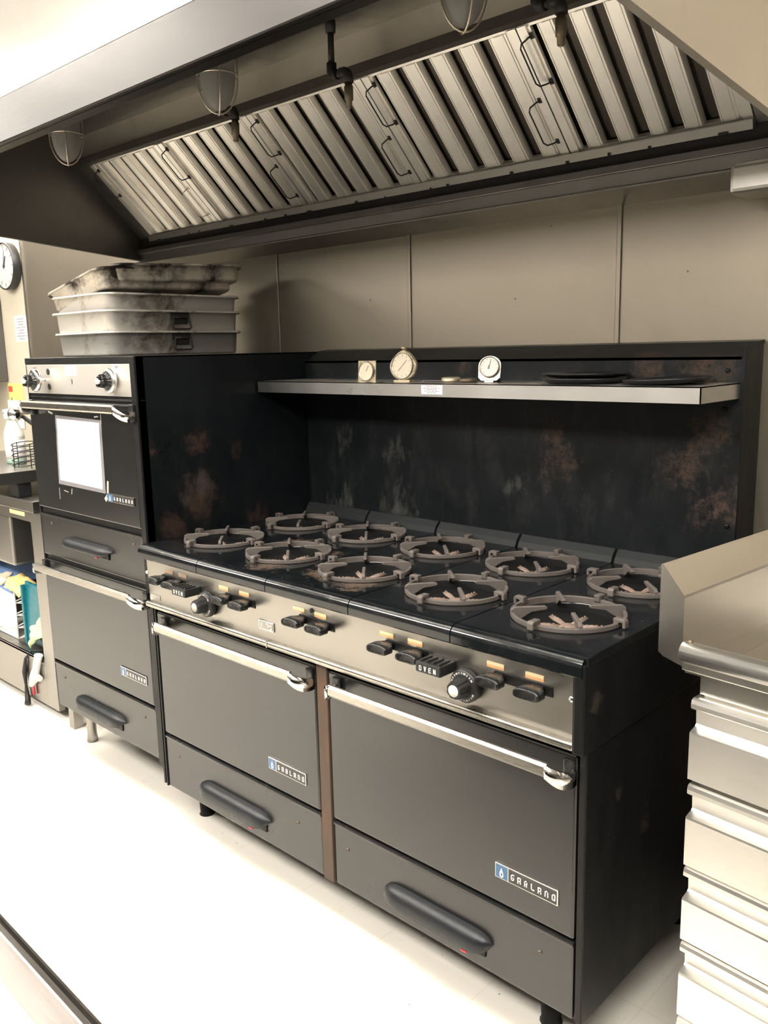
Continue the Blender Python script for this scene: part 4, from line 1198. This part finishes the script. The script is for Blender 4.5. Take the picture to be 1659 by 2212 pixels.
# clutter on the bottom shelf
SHZ = .242
def lattice_box(x0, x1, y0, y1, z0, z1, mat, name, label, cat, par=None):
    m = mb(mat); r = .0035
    for z in (z0+r, z1-r):
        m.tube([(x0, y0, z), (x1, y0, z), (x1, y1, z), (x0, y1, z)], r, 6, closed=True)
    n = 4; H = (z1-z0)/n
    for (a, b) in (((x0, y0), (x1, y0)), ((x1, y0), (x1, y1))):
        m.tube([(a[0], a[1], z0), (a[0], a[1], z1)], r, 6); m.tube([(b[0], b[1], z0), (b[0], b[1], z1)], r, 6)
        for k in range(n):
            m.tube([(a[0], a[1], z0+H*k+r), (b[0], b[1], z0+H*(k+1)-r)], r*.8, 5); m.tube([(b[0], b[1], z0+H*k+r), (a[0], a[1], z0+H*(k+1)-r)], r*.8, 5)
            m.tube([(a[0], a[1], z0+H*(k+1)-r), (b[0], b[1], z0+H*(k+1)-r)], r*.8, 5)
    m.box(x0, x1, y0+.002, y0+.004, z0, z1-.01) if x1-x0 > .2 else None
    m.box(x0, x1, y0, y1, z0, z0+.003)
    return tag(m.build(name, off=(x0, y0, z0)), label, cat)
lattice_box(-1.80, -1.480, .225, .42, SHZ+.001, .475, 'white_plastic', 'dish_rack', 'white plastic lattice crate on the bottom shelf of the steel cabinet', 'crate')
m = mb('teal_plastic').box(-1.392, -1.20, .222, .235, SHZ+.012, .520, .004, M=Matrix.Translation((-1.3, .23, SHZ+.02)) @ Matrix.Rotation(-.05, 4, 'X') @ Matrix.Rotation(.03, 4, 'Y') @ Matrix.Translation((1.3, -.23, -SHZ-.012)))
m.box(-1.392, -1.375, .215, .24, SHZ+.001, .515, .004)
tag(m.build('cutting_board', off=(-1.3, .23, SHZ)), 'teal plastic board standing upright beside the white crate', 'board')
def cloth(cx, cy, cz, w, d, t, mat, name, label, rot=(0, 0, 0), sd=1, amp=.012, cat='cloth'):
    rnd = random.Random(sd); nx, ny = 14, 12; b2 = bmesh.new(); top, bot = [], []
    ph = [rnd.uniform(0, 6) for _ in range(6)]
    def hgt(u, v): return amp*(math.sin(5*u+ph[0])*math.cos(4*v+ph[1])+.6*math.sin(11*u+7*v+ph[2])+.4*math.cos(9*v-6*u+ph[3]))
    for j in range(ny+1):
        ra, rb = [], []
        for i in range(nx+1):
            u, v = i/nx-.5, j/ny-.5
            wob = 1+.08*math.sin(6*u+ph[4])+.07*math.cos(7*v+ph[5])
            x, y = u*w*wob, v*d*wob; e = 1-max(abs(u), abs(v))*2; th = t*min(1, e*4+.15)
            h = hgt(u, v)
            ra.append(b2.verts.new((x, y, h+th/2))); rb.append(b2.verts.new((x, y, h-th/2)))
        top.append(ra); bot.append(rb)
    for j in range(ny):
        for i in range(nx):
            b2.faces.new((top[j][i], top[j][i+1], top[j+1][i+1], top[j+1][i])); b2.faces.new((bot[j][i], bot[j+1][i], bot[j+1][i+1], bot[j][i+1]))
    for j in range(ny):
        b2.faces.new((top[j][0], top[j+1][0], bot[j+1][0], bot[j][0])); b2.faces.new((top[j][nx], bot[j][nx], bot[j+1][nx], top[j+1][nx]))
    for i in range(nx):
        b2.faces.new((top[0][i], bot[0][i], bot[0][i+1], top[0][i+1])); b2.faces.new((top[ny][i], top[ny][i+1], bot[ny][i+1], bot[ny][i]))
    m = mb(mat); m.merge(b2, None, True); o = m.build(name); o.location = (cx, cy, cz); o.rotation_euler = rot
    return tag(o, label, cat)
cloth(-1.66, .30, .535, .34, .22, .025, 'blue_cloth', 'folded_cloth', 'blue cloth heaped over the white crate, in front', rot=(.50, .15, .2), sd=2, amp=.012)
cloth(-1.40, .40, .545, .26, .20, .03, 'blue_cloth', 'folded_cloth', 'blue cloth lying further back behind the teal board', rot=(.3, .12, 0), sd=5, amp=.010)
cloth(-1.455, .245, .500, .13, .10, .035, 'yellow_cloth', 'crumpled_cloth', 'pale yellow crumpled cloth between the white crate and the teal board', rot=(.5, .15, 0), sd=3, amp=.012)
cloth(-1.67, .24, .485, .20, .07, .03, 'beige_cloth', 'rolled_cloth', 'beige cloth draped on the rim of the white crate', rot=(.6, -.25, 0), sd=8, amp=.006)
cloth(-1.245, .212, .335, .14, .10, .03, 'green_cloth', 'crumpled_cloth', 'light green cloth leaning on the teal board at the cabinet post', rot=(1.05, -.6, 0), sd=6, amp=.010)
m = mb('white_plastic').tube([(-1.245+.026*math.cos(a*PI/8), .250, .545+.030*math.sin(a*PI/8)) for a in range(16)], .008, 8, closed=True)
m.tube([(-1.245, .250, .515), (-1.245, .255, .45), (-1.245, .30, SHZ+.004)], .006, 8)
tag(m.build('whisk_handle', off=(-1.245, .25, SHZ)), 'white plastic ring handle behind the cabinet post above the teal board', 'handle')
# pliers like tool with white and red grips hanging over the shelf edge, and a black strap
st = thing('hanging_tool', 'white and red gripped tool hanging over the shelf edge of the steel cabinet', 'tool', (-1.17, LYF-.006, .25))
y = LYF-.010
mb('white_plastic').tube([(-1.150, y+.004, .262), (-1.166, y-.003, .205), (-1.195, y-.004, .150), (-1.232, y-.003, .110)], [.018, .016, .022, .012], 10).build('white_grip', st)
mb('white_plastic').tube([(-1.185, y-.004, .165), (-1.140, y-.004, .160)], [.016, .012], 10).build('white_grip', st)
m = mb('red_plastic').tube([(-1.215, y+.002, .185), (-1.232, y+.002, .140), (-1.228, y+.002, .066)], .007, 8); m.build('red_grip', st)
m = mb('black_rubber').tube([(-1.20, LYF+.06, SHZ+.012), (-1.255, LYF+.012, SHZ+.010), (-1.285, LYF-.006, .215), (-1.305, LYF-.008, .15), (-1.302, LYF-.008, .09), (-1.29, LYF-.012, .030), (-1.275, LYF-.02, .012)], [.004, .005, .006, .010, .006, .012, .014], 8)
tag(m.build('black_strap', off=(-1.29, LYF, .0)), 'black strap hanging from the bottom shelf of the steel cabinet to the floor', 'strap')
m = mb('cabinet_steel').box(-.935, -.895, .170, .212, 0, .12, .002)
m.box(-1.2, -.90, .180, .205, .12, .14)
tag(m.build('square_leg', off=(-.91, .19, 0)), 'square beige steel leg standing on the floor behind the lower left oven drawer', 'leg stand')
